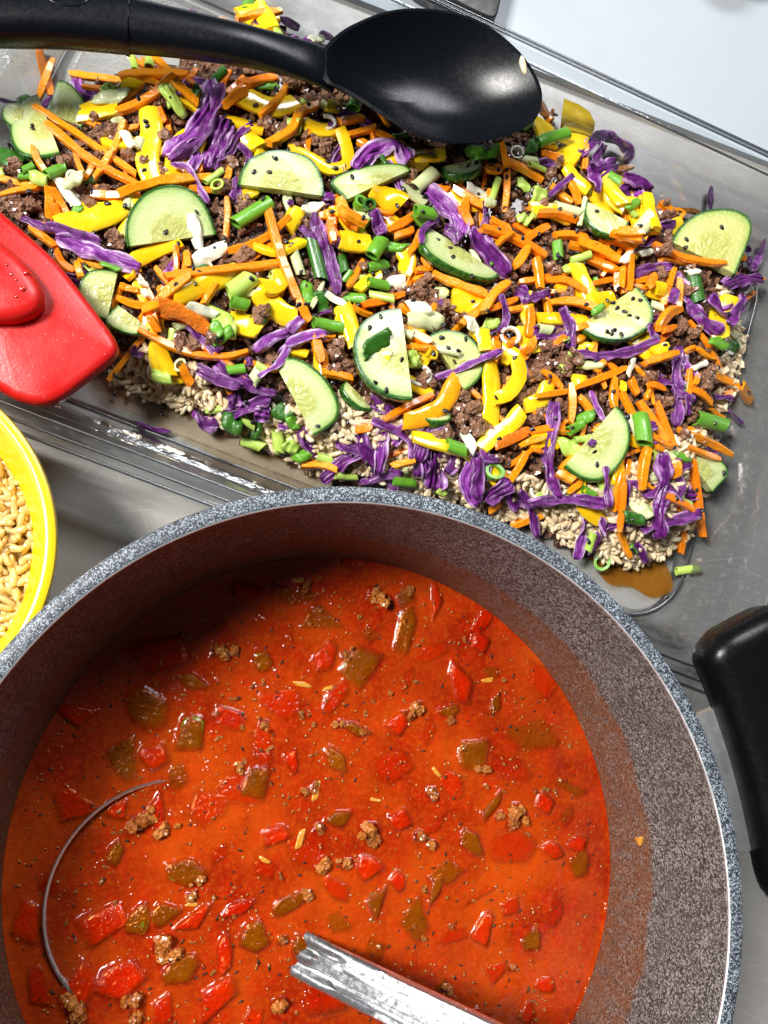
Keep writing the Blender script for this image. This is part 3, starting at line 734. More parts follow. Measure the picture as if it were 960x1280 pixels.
CABBAGE = [
    ('', 0.34, [-11.9, 28.33, -10.92, 28.23, -10.05, 28.2, -9.26, 28.95]),
    ('l', 0.76, [-1.31, 29.28, -1.45, 27.73, -2.23, 26.06, -3.44, 24.76]),
    ('', 0.57, [-0.79, 28.9, -1.18, 27.2, -1.83, 25.78, -3.14, 24.41]),
    ('', 0.95, [-0.48, 27.13, -0.75, 26.03, -1.19, 24.43]),
    ('', 0.38, [0.83, 27.13, 0.14, 26.37, -0.23, 25.43, -0.81, 24.91]),
    ('', 0.32, [0.16, 25.81, 0.77, 25.33, 0.59, 24.58]),
    ('l', 0.48, [-1.7, 25.13, -2.16, 24.2]),
    ('l', 0.31, [-3.08, 24.15, -2.26, 24.19, -1.73, 23.27, -1.17, 22.52]),
    ('', 0.42, [4.84, 27.54, 5.89, 28.44, 7.09, 28.01]),
    ('l', 0.84, [6.23, 25.08, 6.96, 26.2, 8.25, 26.59, 9.0, 25.76]),
    ('l', 0.86, [10.13, 24.56, 11.15, 23.7, 11.69, 22.96, 11.89, 21.96]),
    ('', 0.27, [10.71, 22.86, 10.11, 22.34, 9.62, 21.56]),
    ('', 0.59, [7.03, 22.69, 7.61, 21.64]),
    ('', 0.53, [4.78, 23.68, 5.01, 23.09]),
    ('', 0.56, [18.84, 27.77, 20.73, 30.0, 22.02, 30.42, 23.14, 29.98, 22.79, 29.28]),
    ('', 0.74, [19.05, 26.87, 19.86, 26.79, 21.37, 28.02]),
    ('', 0.6, [20.77, 29.36, 19.48, 26.51, 19.34, 25.13]),
    ('', 0.27, [16.83, 24.95, 18.11, 26.07]),
    ('', 0.49, [22.81, 23.51, 24.83, 24.69]),
    ('', 0.34, [-9.88, 20.94, -9.27, 20.6, -8.67, 20.35]),
    ('', 0.53, [-8.71, 20.32, -7.8, 20.18, -6.17, 19.88]),
    ('l', 0.74, [-8.13, 19.79, -6.83, 19.37, -5.52, 18.96, -4.25, 18.61]),
    ('l', 0.53, [1.25, 15.05, 2.1, 15.73, 2.93, 16.11]),
    ('l', 0.5, [2.93, 16.0, 3.51, 16.68]),
    ('l', 0.5, [2.51, 14.99, 3.68, 15.75, 4.82, 15.94]),
    ('', 0.61, [4.03, 22.43, 4.71, 20.8, 5.24, 19.11, 5.4, 18.37]),
    ('', 0.5, [4.78, 23.79, 4.89, 23.11]),
    ('', 0.29, [2.75, 22.79, 2.95, 23.03]),
    ('', 0.42, [5.22, 20.68, 5.48, 20.96]),
    ('', 0.53, [4.75, 17.36, 4.78, 17.15]),
    ('', 0.27, [9.56, 21.03, 9.67, 21.96, 10.6, 22.9]),
    ('', 0.67, [11.13, 22.45, 11.78, 21.72]),
    ('', 0.86, [12.22, 22.33, 13.19, 21.41, 14.49, 20.23]),
    ('', 0.31, [13.73, 18.71, 14.2, 17.75, 13.8, 16.83]),
    ('', 0.5, [10.54, 18.16, 10.81, 18.18]),
    ('l', 0.32, [12.63, 15.34, 13.66, 15.59]),
    ('', 0.73, [15.02, 19.49, 15.55, 18.69]),
    ('', 0.5, [15.5, 18.8, 16.69, 19.24]),
    ('', 0.31, [13.73, 18.71, 14.11, 17.68, 13.94, 16.85]),
    ('', 0.57, [17.22, 18.44, 17.74, 17.42, 17.72, 16.36]),
    ('', 0.48, [21.64, 20.77, 22.68, 21.39, 23.88, 21.5]),
    ('l', 0.32, [12.74, 15.24, 13.73, 15.6]),
    ('', 0.48, [17.85, 16.09, 19.6, 15.97, 21.58, 16.49, 22.48, 17.04, 21.94, 17.77]),
    ('', 0.32, [28.42, 28.35, 28.24, 27.19, 28.25, 25.84]),
    ('l', 0.39, [31.72, 25.23, 31.29, 24.16, 30.57, 22.93]),
    ('', 0.32, [29.03, 24.91, 30.76, 24.41]),
    ('', 0.45, [23.55, 19.23, 23.97, 20.09]),
    ('', 0.65, [27.0, 20.72, 28.57, 21.46, 30.42, 21.99]),
    ('', 0.8, [24.71, 19.43, 25.45, 18.62, 26.59, 17.78]),
    ('', 0.73, [25.83, 19.72, 26.92, 19.01, 28.58, 20.04]),
    ('', 0.5, [28.39, 20.32, 26.97, 18.26]),
    ('', 0.47, [30.37, 23.86, 30.65, 23.16]),
    ('', 0.52, [22.56, 15.13, 23.56, 14.78]),
    ('', 0.37, [24.25, 14.12, 24.42, 13.07]),
    ('', 0.57, [24.04, 16.98, 23.83, 15.5, 23.87, 14.1, 23.69, 12.43]),
    ('', 0.22, [28.32, 14.4, 29.31, 13.52]),
    ('', 0.33, [26.88, 14.7, 28.52, 14.91]),
    ('l', 0.29, [18.91, 14.1, 19.1, 13.15, 19.41, 12.4]),
    ('', 0.56, [16.65, 13.23, 16.51, 11.93, 16.27, 10.59, 16.54, 9.19, 17.0, 8.28]),
    ('', 0.83, [13.23, 8.04, 13.8, 8.54, 14.39, 8.98]),
    ('', 0.58, [14.61, 8.61, 15.27, 7.88]),
    ('', 0.39, [15.02, 8.79, 15.66, 7.99]),
    ('', 0.55, [15.49, 7.99, 17.21, 8.24, 19.28, 7.98]),
    ('', 0.37, [19.13, 9.85, 19.27, 8.54, 19.35, 7.78]),
    ('', 0.32, [18.3, 10.91, 18.64, 11.2]),
    ('', 0.62, [6.63, 11.24, 6.91, 10.48, 7.83, 9.6]),
    ('l', 0.62, [7.76, 11.49, 7.74, 10.49, 7.68, 9.34]),
    ('', 0.34, [7.11, 11.78, 8.45, 11.28, 9.16, 10.51, 9.09, 9.91]),
    ('', 0.45, [6.81, 9.04, 7.92, 9.42, 8.98, 9.47]),
    ('', 0.92, [10.37, 10.4, 10.57, 9.65, 10.55, 8.68]),
    ('', 0.61, [12.37, 10.14, 12.57, 9.34, 12.64, 8.26]),
    ('l', 0.29, [10.31, 14.2, 11.63, 14.71, 13.62, 15.59]),
    ('', 0.69, [0.35, 13.02, 0.54, 12.31]),
    ('', 0.58, [-0.5, 14.34, -0.0, 13.77, 1.0, 13.47]),
    ('', 0.49, [-1.58, 14.26, -0.48, 13.58, 0.62, 13.11]),
    ('', 0.43, [0.72, 13.55, 1.54, 13.11, 2.42, 13.03]),
    ('', 0.54, [-0.14, 11.98, 0.95, 12.32, 2.09, 12.69]),
    ('', 0.67, [-1.66, 12.26, -0.99, 11.87, -0.37, 11.61]),
    ('l', 0.74, [1.37, 11.97, 2.14, 12.01]),
    ('l', 0.46, [2.61, 11.65, 3.13, 11.61]),
    ('', 0.32, [1.0, 14.64, 1.09, 14.22]),
    ('l', 0.32, [1.48, 13.5, 2.5, 14.36, 2.97, 15.38]),
    ('l', 0.41, [2.77, 15.28, 3.74, 15.77, 4.74, 15.95]),
    ('', 0.51, [3.74, 11.52, 4.05, 10.81, 4.55, 10.26]),
    ('', 0.47, [-4.62, 15.0, -4.04, 14.85]),
    ('', 0.24, [-4.42, 11.81, -3.57, 11.48, -2.67, 11.39]),
    ('', 0.55, [21.44, 6.73, 22.86, 7.17, 24.97, 7.78]),
    ('', 0.73, [22.24, 10.69, 22.43, 9.36, 22.3, 7.65, 22.54, 6.39]),
    ('l', 0.5, [18.56, 7.6, 18.63, 6.63, 18.41, 5.32]),
    ('l', 0.49, [19.28, 7.37, 19.73, 6.45]),
    ('', 0.39, [21.5, 6.18, 22.5, 5.27]),
    ('', 0.39, [15.06, 8.8, 15.83, 7.81, 16.4, 6.48]),
    ('', 0.4, [1.79, 35.6, 3.36, 35.22]),
    ('', 0.32, [4.49, 35.14, 5.63, 34.68]),
    ('', 0.59, [2.16, 32.48, 4.04, 33.97]),
    ('', 0.52, [-2.76, 35.23, -2.22, 35.07]),
]
CUCUMBER = [
    ('bottomrind', 8.0, [-9.72, 27.95, -8.33, 24.4, -10.61, 25.03]),
    ('sliver', 5.0, [-10.27, 27.41, -10.31, 25.79, -11.32, 26.84]),
    ('oiled', 4.0, [-9.45, 27.19, -7.51, 26.36, -8.63, 29.28]),
    ('twoseeds', 2.0, [0.22, 23.57, 4.52, 23.53, 2.69, 25.67]),
    ('smallround', 32.0, [10.89, 25.72, 13.09, 26.51, 12.2, 25.15]),
    ('palewedge', 4.0, [5.71, 23.36, 9.04, 25.29, 5.44, 24.73]),
    ('darknotch', 10.0, [18.94, 24.58, 21.14, 23.46, 19.55, 22.68]),
    ('bigdome', 5.0, [-4.91, 19.8, -0.85, 21.02, -3.26, 22.94]),
    ('quarter', 3.0, [-5.31, 18.46, -5.71, 16.15, -7.02, 17.63]),
    ('underred', 5.0, [-5.23, 16.84, -3.7, 15.83, -5.55, 15.85]),
    ('thickrind', 26.0, [10.04, 22.25, 13.83, 20.03, 10.23, 20.09]),
    ('whitewedge', 3.0, [10.09, 16.37, 11.89, 13.59, 12.65, 15.91]),
    ('twogroups', 10.0, [18.37, 17.45, 21.77, 20.0, 21.71, 17.25]),
    ('farcorner', 6.0, [24.1, 22.99, 27.66, 21.27, 28.71, 25.33]),
    ('yellowedge', 4.0, [24.06, 11.08, 26.1, 9.18, 26.87, 10.79]),
    ('seedcore', 6.0, [17.09, 9.83, 19.96, 13.12, 19.84, 9.82]),
    ('halfhidden', 22.0, [5.7, 13.54, 6.92, 12.24, 5.79, 12.64]),
    ('tucked', 30.0, [9.33, 12.03, 11.15, 12.13, 10.35, 11.53]),
    ('leafontop', 3.0, [8.41, 17.33, 8.89, 12.59, 6.1, 14.77]),
    ('lemontint', 5.0, [2.29, 14.54, 4.34, 11.03, 5.22, 13.11]),
]
SCALLION = [
    ('leaf d', 0.7, [-10.84, 28.45, -9.92, 27.35]),
    ('leaf d', 0.88, [-11.63, 24.99, -10.37, 24.05]),
    ('tube g', 0.57, [-8.82, 22.97, -8.05, 23.72]),
    ('ring p', 0.38, [-7.55, 23.18]),
    ('leaf p', 0.72, [-6.99, 27.7, -5.28, 28.04]),
    ('leaf l', 0.57, [-3.65, 28.16, -2.5, 27.06]),
    ('tube l', 0.4, [-5.62, 31.69, -5.16, 30.06]),
    ('leaf l', 0.57, [-9.67, 23.07, -8.77, 22.59]),
    ('leaf l', 0.57, [-3.51, 27.97, -2.43, 26.94]),
    ('tube d', 0.48, [-1.22, 29.44, -0.62, 30.12]),
    ('leaf d', 0.48, [-2.13, 28.56, -1.9, 27.96]),
    ('ring l', 0.36, [-0.76, 23.43]),
    ('tube l', 0.38, [-1.39, 23.59, -0.56, 24.43]),
    ('leaf g', 0.95, [12.79, 27.07, 14.24, 27.52]),
    ('leaf g', 0.57, [12.22, 27.02, 13.23, 27.14]),
    ('tube g', 0.81, [6.04, 28.72, 6.62, 30.09]),
    ('tube g', 0.38, [8.2, 27.31, 9.02, 27.74]),
    ('tube p', 0.86, [9.42, 24.6, 10.47, 25.64]),
    ('tube p', 0.63, [8.63, 24.42, 9.95, 23.83]),
    ('ring g', 0.42, [6.43, 23.13]),
    ('ring d', 0.36, [6.8, 23.06]),
    ('tube g', 0.9, [9.32, 23.11, 10.1, 22.51]),
    ('tube g', 0.57, [10.18, 23.5, 10.5, 22.94]),
    ('tube l', 0.43, [13.35, 23.83, 14.01, 25.65]),
    ('tube g', 0.77, [16.22, 27.88, 18.12, 28.98]),
    ('leaf d', 0.67, [15.62, 27.68, 16.32, 27.77]),
    ('tube p', 0.52, [15.52, 27.07, 16.26, 26.87]),
    ('tube l', 0.34, [15.71, 26.59, 16.73, 26.53]),
    ('leaf l', 0.63, [15.12, 25.84, 15.89, 25.45]),
    ('leaf l', 0.95, [15.88, 24.87, 16.91, 24.98]),
    ('leaf p', 0.48, [12.99, 23.85, 13.66, 23.92]),
    ('leaf l', 1.05, [15.19, 23.65, 15.92, 23.45]),
    ('tube p', 0.57, [17.14, 24.26, 18.58, 24.02]),
    ('tube g', 0.53, [20.29, 26.47, 20.8, 25.86]),
    ('tube p', 0.32, [18.52, 23.32, 18.86, 24.92]),
    ('leaf g', 0.42, [21.13, 24.31, 21.98, 25.11]),
    ('tube p', 1.0, [21.21, 22.45, 22.36, 23.84]),
    ('tube g', 0.67, [17.28, 22.39, 17.33, 21.36]),
    ('leaf g', 0.38, [-7.53, 21.47, -7.09, 21.34]),
    ('leaf g', 0.34, [-6.08, 18.68, -5.09, 18.48]),
    ('leaf p', 0.57, [-8.04, 22.66, -7.12, 23.17]),
    ('leaf d', 0.57, [-2.11, 18.48, -1.01, 19.15]),
    ('leaf l', 0.63, [-1.07, 17.0, 0.2, 16.32]),
    ('tube g', 0.8, [0.12, 21.56, 1.89, 22.99]),
    ('tube l', 1.0, [-0.06, 17.64, 1.03, 18.58]),
    ('tube g', 0.72, [0.08, 17.12, 0.85, 17.11]),
    ('tube d', 0.76, [3.98, 21.07, 4.53, 19.04]),
    ('tube p', 0.59, [3.1, 20.28, 3.5, 19.21]),
    ('leaf g', 0.63, [3.7, 18.92, 3.95, 17.58]),
    ('leaf p', 0.23, [4.0, 17.33, 4.66, 18.93]),
    ('leaf d', 0.67, [4.39, 18.26, 4.78, 17.19]),
    ('tube g', 0.67, [4.11, 16.52, 5.6, 16.5]),
    ('tube d', 0.57, [5.54, 20.44, 5.71, 19.49]),
    ('tube g', 0.38, [5.64, 19.07, 6.03, 19.6]),
    ('leaf d', 0.34, [1.61, 16.32, 1.96, 17.2]),
    ('leaf l', 0.86, [-0.81, 16.06, 0.37, 15.69]),
    ('leaf g', 0.57, [-0.74, 15.15, 0.14, 15.78]),
    ('leaf g', 0.48, [-0.78, 16.13, -0.32, 15.37]),
    ('tube g', 0.88, [6.99, 20.23, 7.56, 21.33]),
    ('tube g', 0.57, [6.89, 19.77, 7.87, 20.23]),
    ('tube g', 0.59, [6.86, 18.98, 7.94, 18.98]),
    ('tube l', 0.48, [6.98, 18.48, 8.2, 18.12]),
    ('leaf g', 0.44, [5.62, 18.23, 6.73, 18.12]),
    ('leaf g', 0.53, [7.8, 21.15, 8.84, 21.06]),
    ('leaf p', 0.86, [8.88, 17.12, 10.88, 17.28]),
    ('leaf p', 0.67, [10.34, 18.83, 11.14, 18.75]),
    ('tube p', 0.52, [8.48, 16.35, 9.13, 16.16]),
    ('tube p', 0.53, [10.3, 15.73, 11.52, 15.48]),
    ('tube g', 0.76, [9.23, 22.82, 10.19, 22.92]),
    ('leaf l', 0.86, [8.82, 14.93, 9.44, 14.97]),
    ('leaf l', 0.57, [12.96, 17.28, 13.83, 17.35]),
    ('tube l', 0.5, [17.92, 21.22, 18.99, 21.6]),
    ('tube p', 0.63, [15.84, 17.1, 16.64, 17.16]),
    ('leaf g', 0.38, [18.79, 18.13, 19.4, 18.52]),
    ('leaf l', 0.42, [18.18, 15.5, 19.31, 15.58]),
    ('tube p', 0.48, [22.67, 19.31, 23.26, 19.01]),
    ('tube d', 0.87, [25.22, 21.27, 25.41, 19.55]),
    ('leaf g', 0.61, [25.72, 17.28, 27.22, 17.19]),
    ('leaf d', 0.66, [27.03, 17.23, 28.76, 17.85]),
    ('tube g', 0.98, [25.08, 13.06, 27.34, 12.98]),
    ('tube g', 0.99, [21.23, 12.65, 21.2, 11.07]),
    ('leaf l', 0.79, [16.85, 10.96, 18.01, 10.82]),
    ('leaf g', 0.63, [17.89, 12.38, 18.95, 12.8]),
    ('tube g', 0.59, [17.3, 11.66, 18.2, 12.2]),
    ('tube l', 0.4, [17.68, 11.26, 18.69, 11.48]),
    ('tube g', 0.56, [18.11, 8.68, 18.76, 8.46]),
    ('ring g', 0.53, [13.44, 9.48]),
    ('leaf p', 0.4, [18.42, 15.49, 19.43, 15.38]),
    ('leaf d', 0.95, [6.49, 14.59, 7.83, 15.77]),
    ('leaf l', 0.79, [8.88, 14.87, 9.44, 14.81]),
    ('tube g', 0.72, [10.85, 10.67, 11.79, 10.38]),
    ('tube l', 0.43, [5.58, 9.28, 6.67, 9.36]),
    ('tube g', 0.55, [8.47, 9.03, 9.58, 9.04]),
    ('leaf l', 0.33, [10.72, 8.62, 11.23, 8.46]),
    ('tube p', 0.68, [1.22, 13.39, 1.63, 14.12]),
    ('tube l', 0.4, [1.37, 14.18, 1.86, 13.92]),
    ('leaf d', 0.77, [2.37, 12.38, 3.29, 12.06]),
    ('leaf g', 0.49, [3.1, 11.9, 3.46, 11.41]),
    ('leaf d', 0.83, [-0.15, 11.92, 0.81, 11.31]),
    ('tube g', 0.53, [-0.01, 13.95, 0.85, 14.09]),
    ('leaf l', 0.38, [-1.0, 12.38, -0.04, 12.46]),
    ('tube l', 0.59, [0.79, 10.98, 1.9, 10.65]),
    ('tube l', 0.66, [2.54, 11.35, 2.69, 10.39]),
    ('leaf l', 0.5, [2.9, 10.73, 3.6, 10.48]),
    ('leaf g', 0.58, [3.43, 9.99, 4.11, 10.36]),
    ('tube l', 0.55, [4.57, 10.21, 5.35, 10.06]),
    ('ring p', 0.36, [-2.21, 14.24]),
    ('leaf p', 0.68, [20.82, 8.26, 21.76, 7.38]),
    ('leaf d', 0.63, [20.14, 7.33, 21.37, 7.13]),
    ('ring g', 0.52, [20.17, 5.22]),
    ('tube l', 0.53, [24.55, 4.9, 25.88, 5.1]),
    ('tube g', 0.85, [0.34, 34.65, 0.69, 36.44]),
    ('leaf l', 0.48, [-4.23, 35.23, -2.98, 35.18]),
]
ONION = [
    ('flake', 0.67, [-5.38, 25.84, -4.81, 24.88]),
    ('flake', 0.57, [-8.34, 22.94, -7.52, 22.29]),
    ('arc', 0.48, [4.72, 27.75, 100.0]),
    ('flake', 0.63, [12.15, 24.82, 13.32, 24.62]),
    ('flake', 0.57, [21.89, 22.0, 22.75, 22.38]),
    ('ring', 0.42, [15.16, 27.44]),
    ('flake', 0.59, [-8.22, 22.74, -7.23, 21.69]),
    ('flake', 0.38, [-4.35, 17.99, -3.89, 17.94]),
    ('flake', 0.38, [-4.08, 17.67, -3.83, 17.25]),
    ('flake', 0.69, [-2.0, 21.6, -1.57, 20.1]),
    ('flake', 0.8, [-1.81, 19.32, -0.23, 20.41]),
    ('flake', 0.76, [3.56, 22.85, 4.46, 22.78]),
    ('flake', 0.57, [-1.99, 16.67, -0.59, 16.51]),
    ('flake', 0.4, [4.72, 18.18, 5.75, 17.7]),
    ('flake', 0.8, [7.86, 19.12, 8.88, 19.4]),
    ('flake', 0.76, [8.94, 17.93, 10.09, 17.81]),
    ('flake', 0.86, [11.93, 17.16, 12.59, 16.96]),
    ('ring', 0.59, [14.36, 16.67]),
    ('flake', 0.48, [20.6, 21.08, 21.25, 21.86]),
    ('flake', 0.4, [24.76, 21.14, 25.37, 21.2]),
    ('flake', 0.48, [24.64, 15.66, 25.7, 16.19]),
    ('flake', 0.36, [20.98, 15.03, 21.39, 16.01]),
    ('arc', 0.53, [16.04, 8.72, 200.0]),
    ('ring', 0.29, [17.13, 8.75]),
    ('flake', 0.56, [11.73, 11.67, 12.29, 10.38]),
    ('arc', 0.67, [9.5, 14.2, 150.0]),
    ('flake', 0.52, [3.82, 33.81, 4.68, 34.5]),
]
SESAME = [[-4.37, 26.45], [-4.31, 26.23], [-9.82, 26.03], [-11.13, 25.86], [-8.69, 24.22], [-3.26, 27.59], [-11.31, 26.02], [0.76, 27.29], [2.67, 25.96], [4.75, 25.49], [5.34, 26.3], [5.13, 25.14], [0.99, 24.26], [1.74, 24.35], [2.17, 25.68], [1.47, 23.0], [-0.28, 26.93], [1.99, 29.17], [1.52, 29.27], [5.27, 28.58], [3.61, 23.02], [5.98, 24.62], [11.67, 26.21], [12.5, 26.37], [12.72, 26.34], [12.21, 25.99], [12.79, 24.6], [10.05, 23.22], [9.57, 22.71], [13.88, 25.95], [13.56, 26.38], [13.3, 25.13], [13.26, 23.33], [4.97, 22.5], [7.61, 22.56], [15.16, 27.41], [19.79, 29.78], [14.45, 26.14], [15.04, 25.27], [17.27, 24.0], [19.38, 24.05], [15.64, 24.46], [18.12, 23.68], [15.13, 22.38], [16.2, 22.61], [13.79, 22.42], [19.2, 22.1], [21.54, 22.39], [18.38, 23.06], [22.78, 27.66], [23.22, 24.93], [20.18, 21.96], [-8.63, 20.81], [-3.15, 20.63], [-2.51, 17.62], [-5.13, 21.68], [-8.37, 19.28], [-0.32, 20.49], [2.67, 20.6], [3.0, 20.72], [-1.72, 17.9], [2.98, 17.79], [3.33, 17.29], [3.71, 17.37], [1.03, 18.35], [-1.72, 21.78], [-0.88, 21.39], [6.32, 20.99], [7.15, 19.47], [10.52, 21.63], [11.21, 21.26], [11.59, 21.41], [12.35, 18.37], [7.36, 16.83], [6.8, 16.17], [10.09, 16.35], [10.69, 16.28], [11.93, 16.27], [11.44, 15.48], [11.33, 15.05], [10.44, 15.04], [8.38, 14.58], [10.89, 17.11], [14.28, 19.81], [8.13, 18.39], [6.84, 18.06], [21.35, 19.3], [20.39, 18.65], [20.77, 18.46], [20.99, 18.25], [19.68, 17.19], [19.9, 17.12], [18.53, 18.64], [14.32, 15.26], [22.84, 16.64], [21.14, 15.68], [21.21, 22.77], [17.13, 20.35], [20.2, 19.0], [22.13, 22.27], [25.98, 20.35], [19.97, 14.01], [20.55, 12.59], [23.16, 11.06], [29.29, 17.39], [28.39, 17.09], [27.31, 17.15], [29.09, 16.87], [28.68, 15.98], [29.66, 15.32], [28.5, 12.72], [28.31, 12.32], [28.08, 10.99], [26.9, 10.19], [27.16, 11.1], [27.44, 14.07], [26.65, 16.04], [29.12, 15.82], [16.46, 14.58], [18.61, 10.6], [18.71, 9.95], [17.4, 11.8], [13.43, 13.2], [12.75, 13.15], [13.53, 11.05], [7.05, 13.32], [10.86, 14.77], [6.28, 10.25], [11.28, 8.79], [5.38, 11.29], [3.62, 11.71], [-5.37, 13.77], [-5.52, 13.22], [-3.08, 12.7], [-4.39, 14.37], [-3.15, 12.33], [-1.37, 12.35], [23.94, 3.5], [25.08, 9.13], [24.96, 7.92], [26.79, 9.59]]
BEEF = [[-7.66, 28.72], [-6.76, 25.8], [-6.11, 26.0], [-5.18, 24.69], [-4.6, 24.55], [-10.13, 23.36], [-8.16, 24.12], [-3.21, 25.93], [-3.42, 24.14], [-6.41, 22.93], [-7.15, 22.85], [-4.81, 26.94], [-3.97, 27.72], [3.15, 29.86], [3.68, 29.11], [4.31, 29.32], [3.52, 26.44], [4.03, 26.85], [4.67, 26.13], [1.85, 27.14], [-0.21, 24.97], [-0.08, 23.77], [2.67, 27.48], [0.35, 22.94], [3.88, 30.2], [2.27, 26.97], [9.92, 28.07], [10.36, 27.65], [9.48, 27.54], [4.66, 26.7], [9.03, 25.04], [10.8, 27.36], [17.13, 26.7], [14.63, 23.59], [24.39, 25.52], [25.3, 26.11], [23.36, 23.31], [24.01, 23.3], [16.59, 24.38], [-9.48, 21.85], [-9.9, 21.49], [-10.35, 21.35], [-6.84, 22.25], [-5.71, 20.37], [-3.1, 18.95], [-2.37, 19.75], [-5.32, 20.09], [1.49, 17.15], [1.31, 16.61], [2.49, 16.6], [-2.3, 15.45], [-1.34, 15.19], [1.35, 18.94], [-0.63, 22.39], [0.93, 16.06], [0.73, 19.95], [-0.59, 15.43], [-1.82, 15.27], [9.63, 19.14], [9.84, 18.72], [9.43, 20.34], [9.31, 18.78], [6.7, 19.97], [5.4, 15.46], [5.61, 14.74], [8.88, 15.29], [11.54, 17.65], [10.9, 18.15], [10.06, 19.29], [10.26, 18.31], [5.1, 15.02], [16.42, 16.26], [16.98, 16.41], [16.5, 15.61], [17.41, 15.89], [17.24, 17.44], [17.77, 19.4], [15.68, 20.92], [17.14, 20.72], [19.62, 19.79], [23.17, 22.22], [15.88, 16.78], [17.85, 15.7], [23.32, 20.82], [17.11, 16.98], [25.71, 25.81], [24.4, 18.11], [25.09, 17.87], [25.14, 21.5], [24.85, 20.29], [25.88, 15.4], [25.6, 14.8], [22.16, 15.16], [22.95, 13.91], [23.99, 11.84], [15.96, 15.46], [15.75, 14.63], [16.39, 14.39], [15.46, 13.97], [17.52, 15.11], [15.78, 12.56], [17.08, 15.54], [17.26, 13.09], [15.17, 13.42], [14.06, 10.05], [16.33, 12.68], [16.13, 15.01], [9.82, 14.31], [10.08, 13.88], [12.09, 13.21], [12.43, 12.88], [11.8, 11.97], [12.59, 12.1], [12.16, 12.51], [10.84, 11.31], [9.21, 13.04], [6.91, 12.47], [11.29, 12.64], [12.94, 11.59], [-3.64, 15.77], [-2.94, 15.68]]
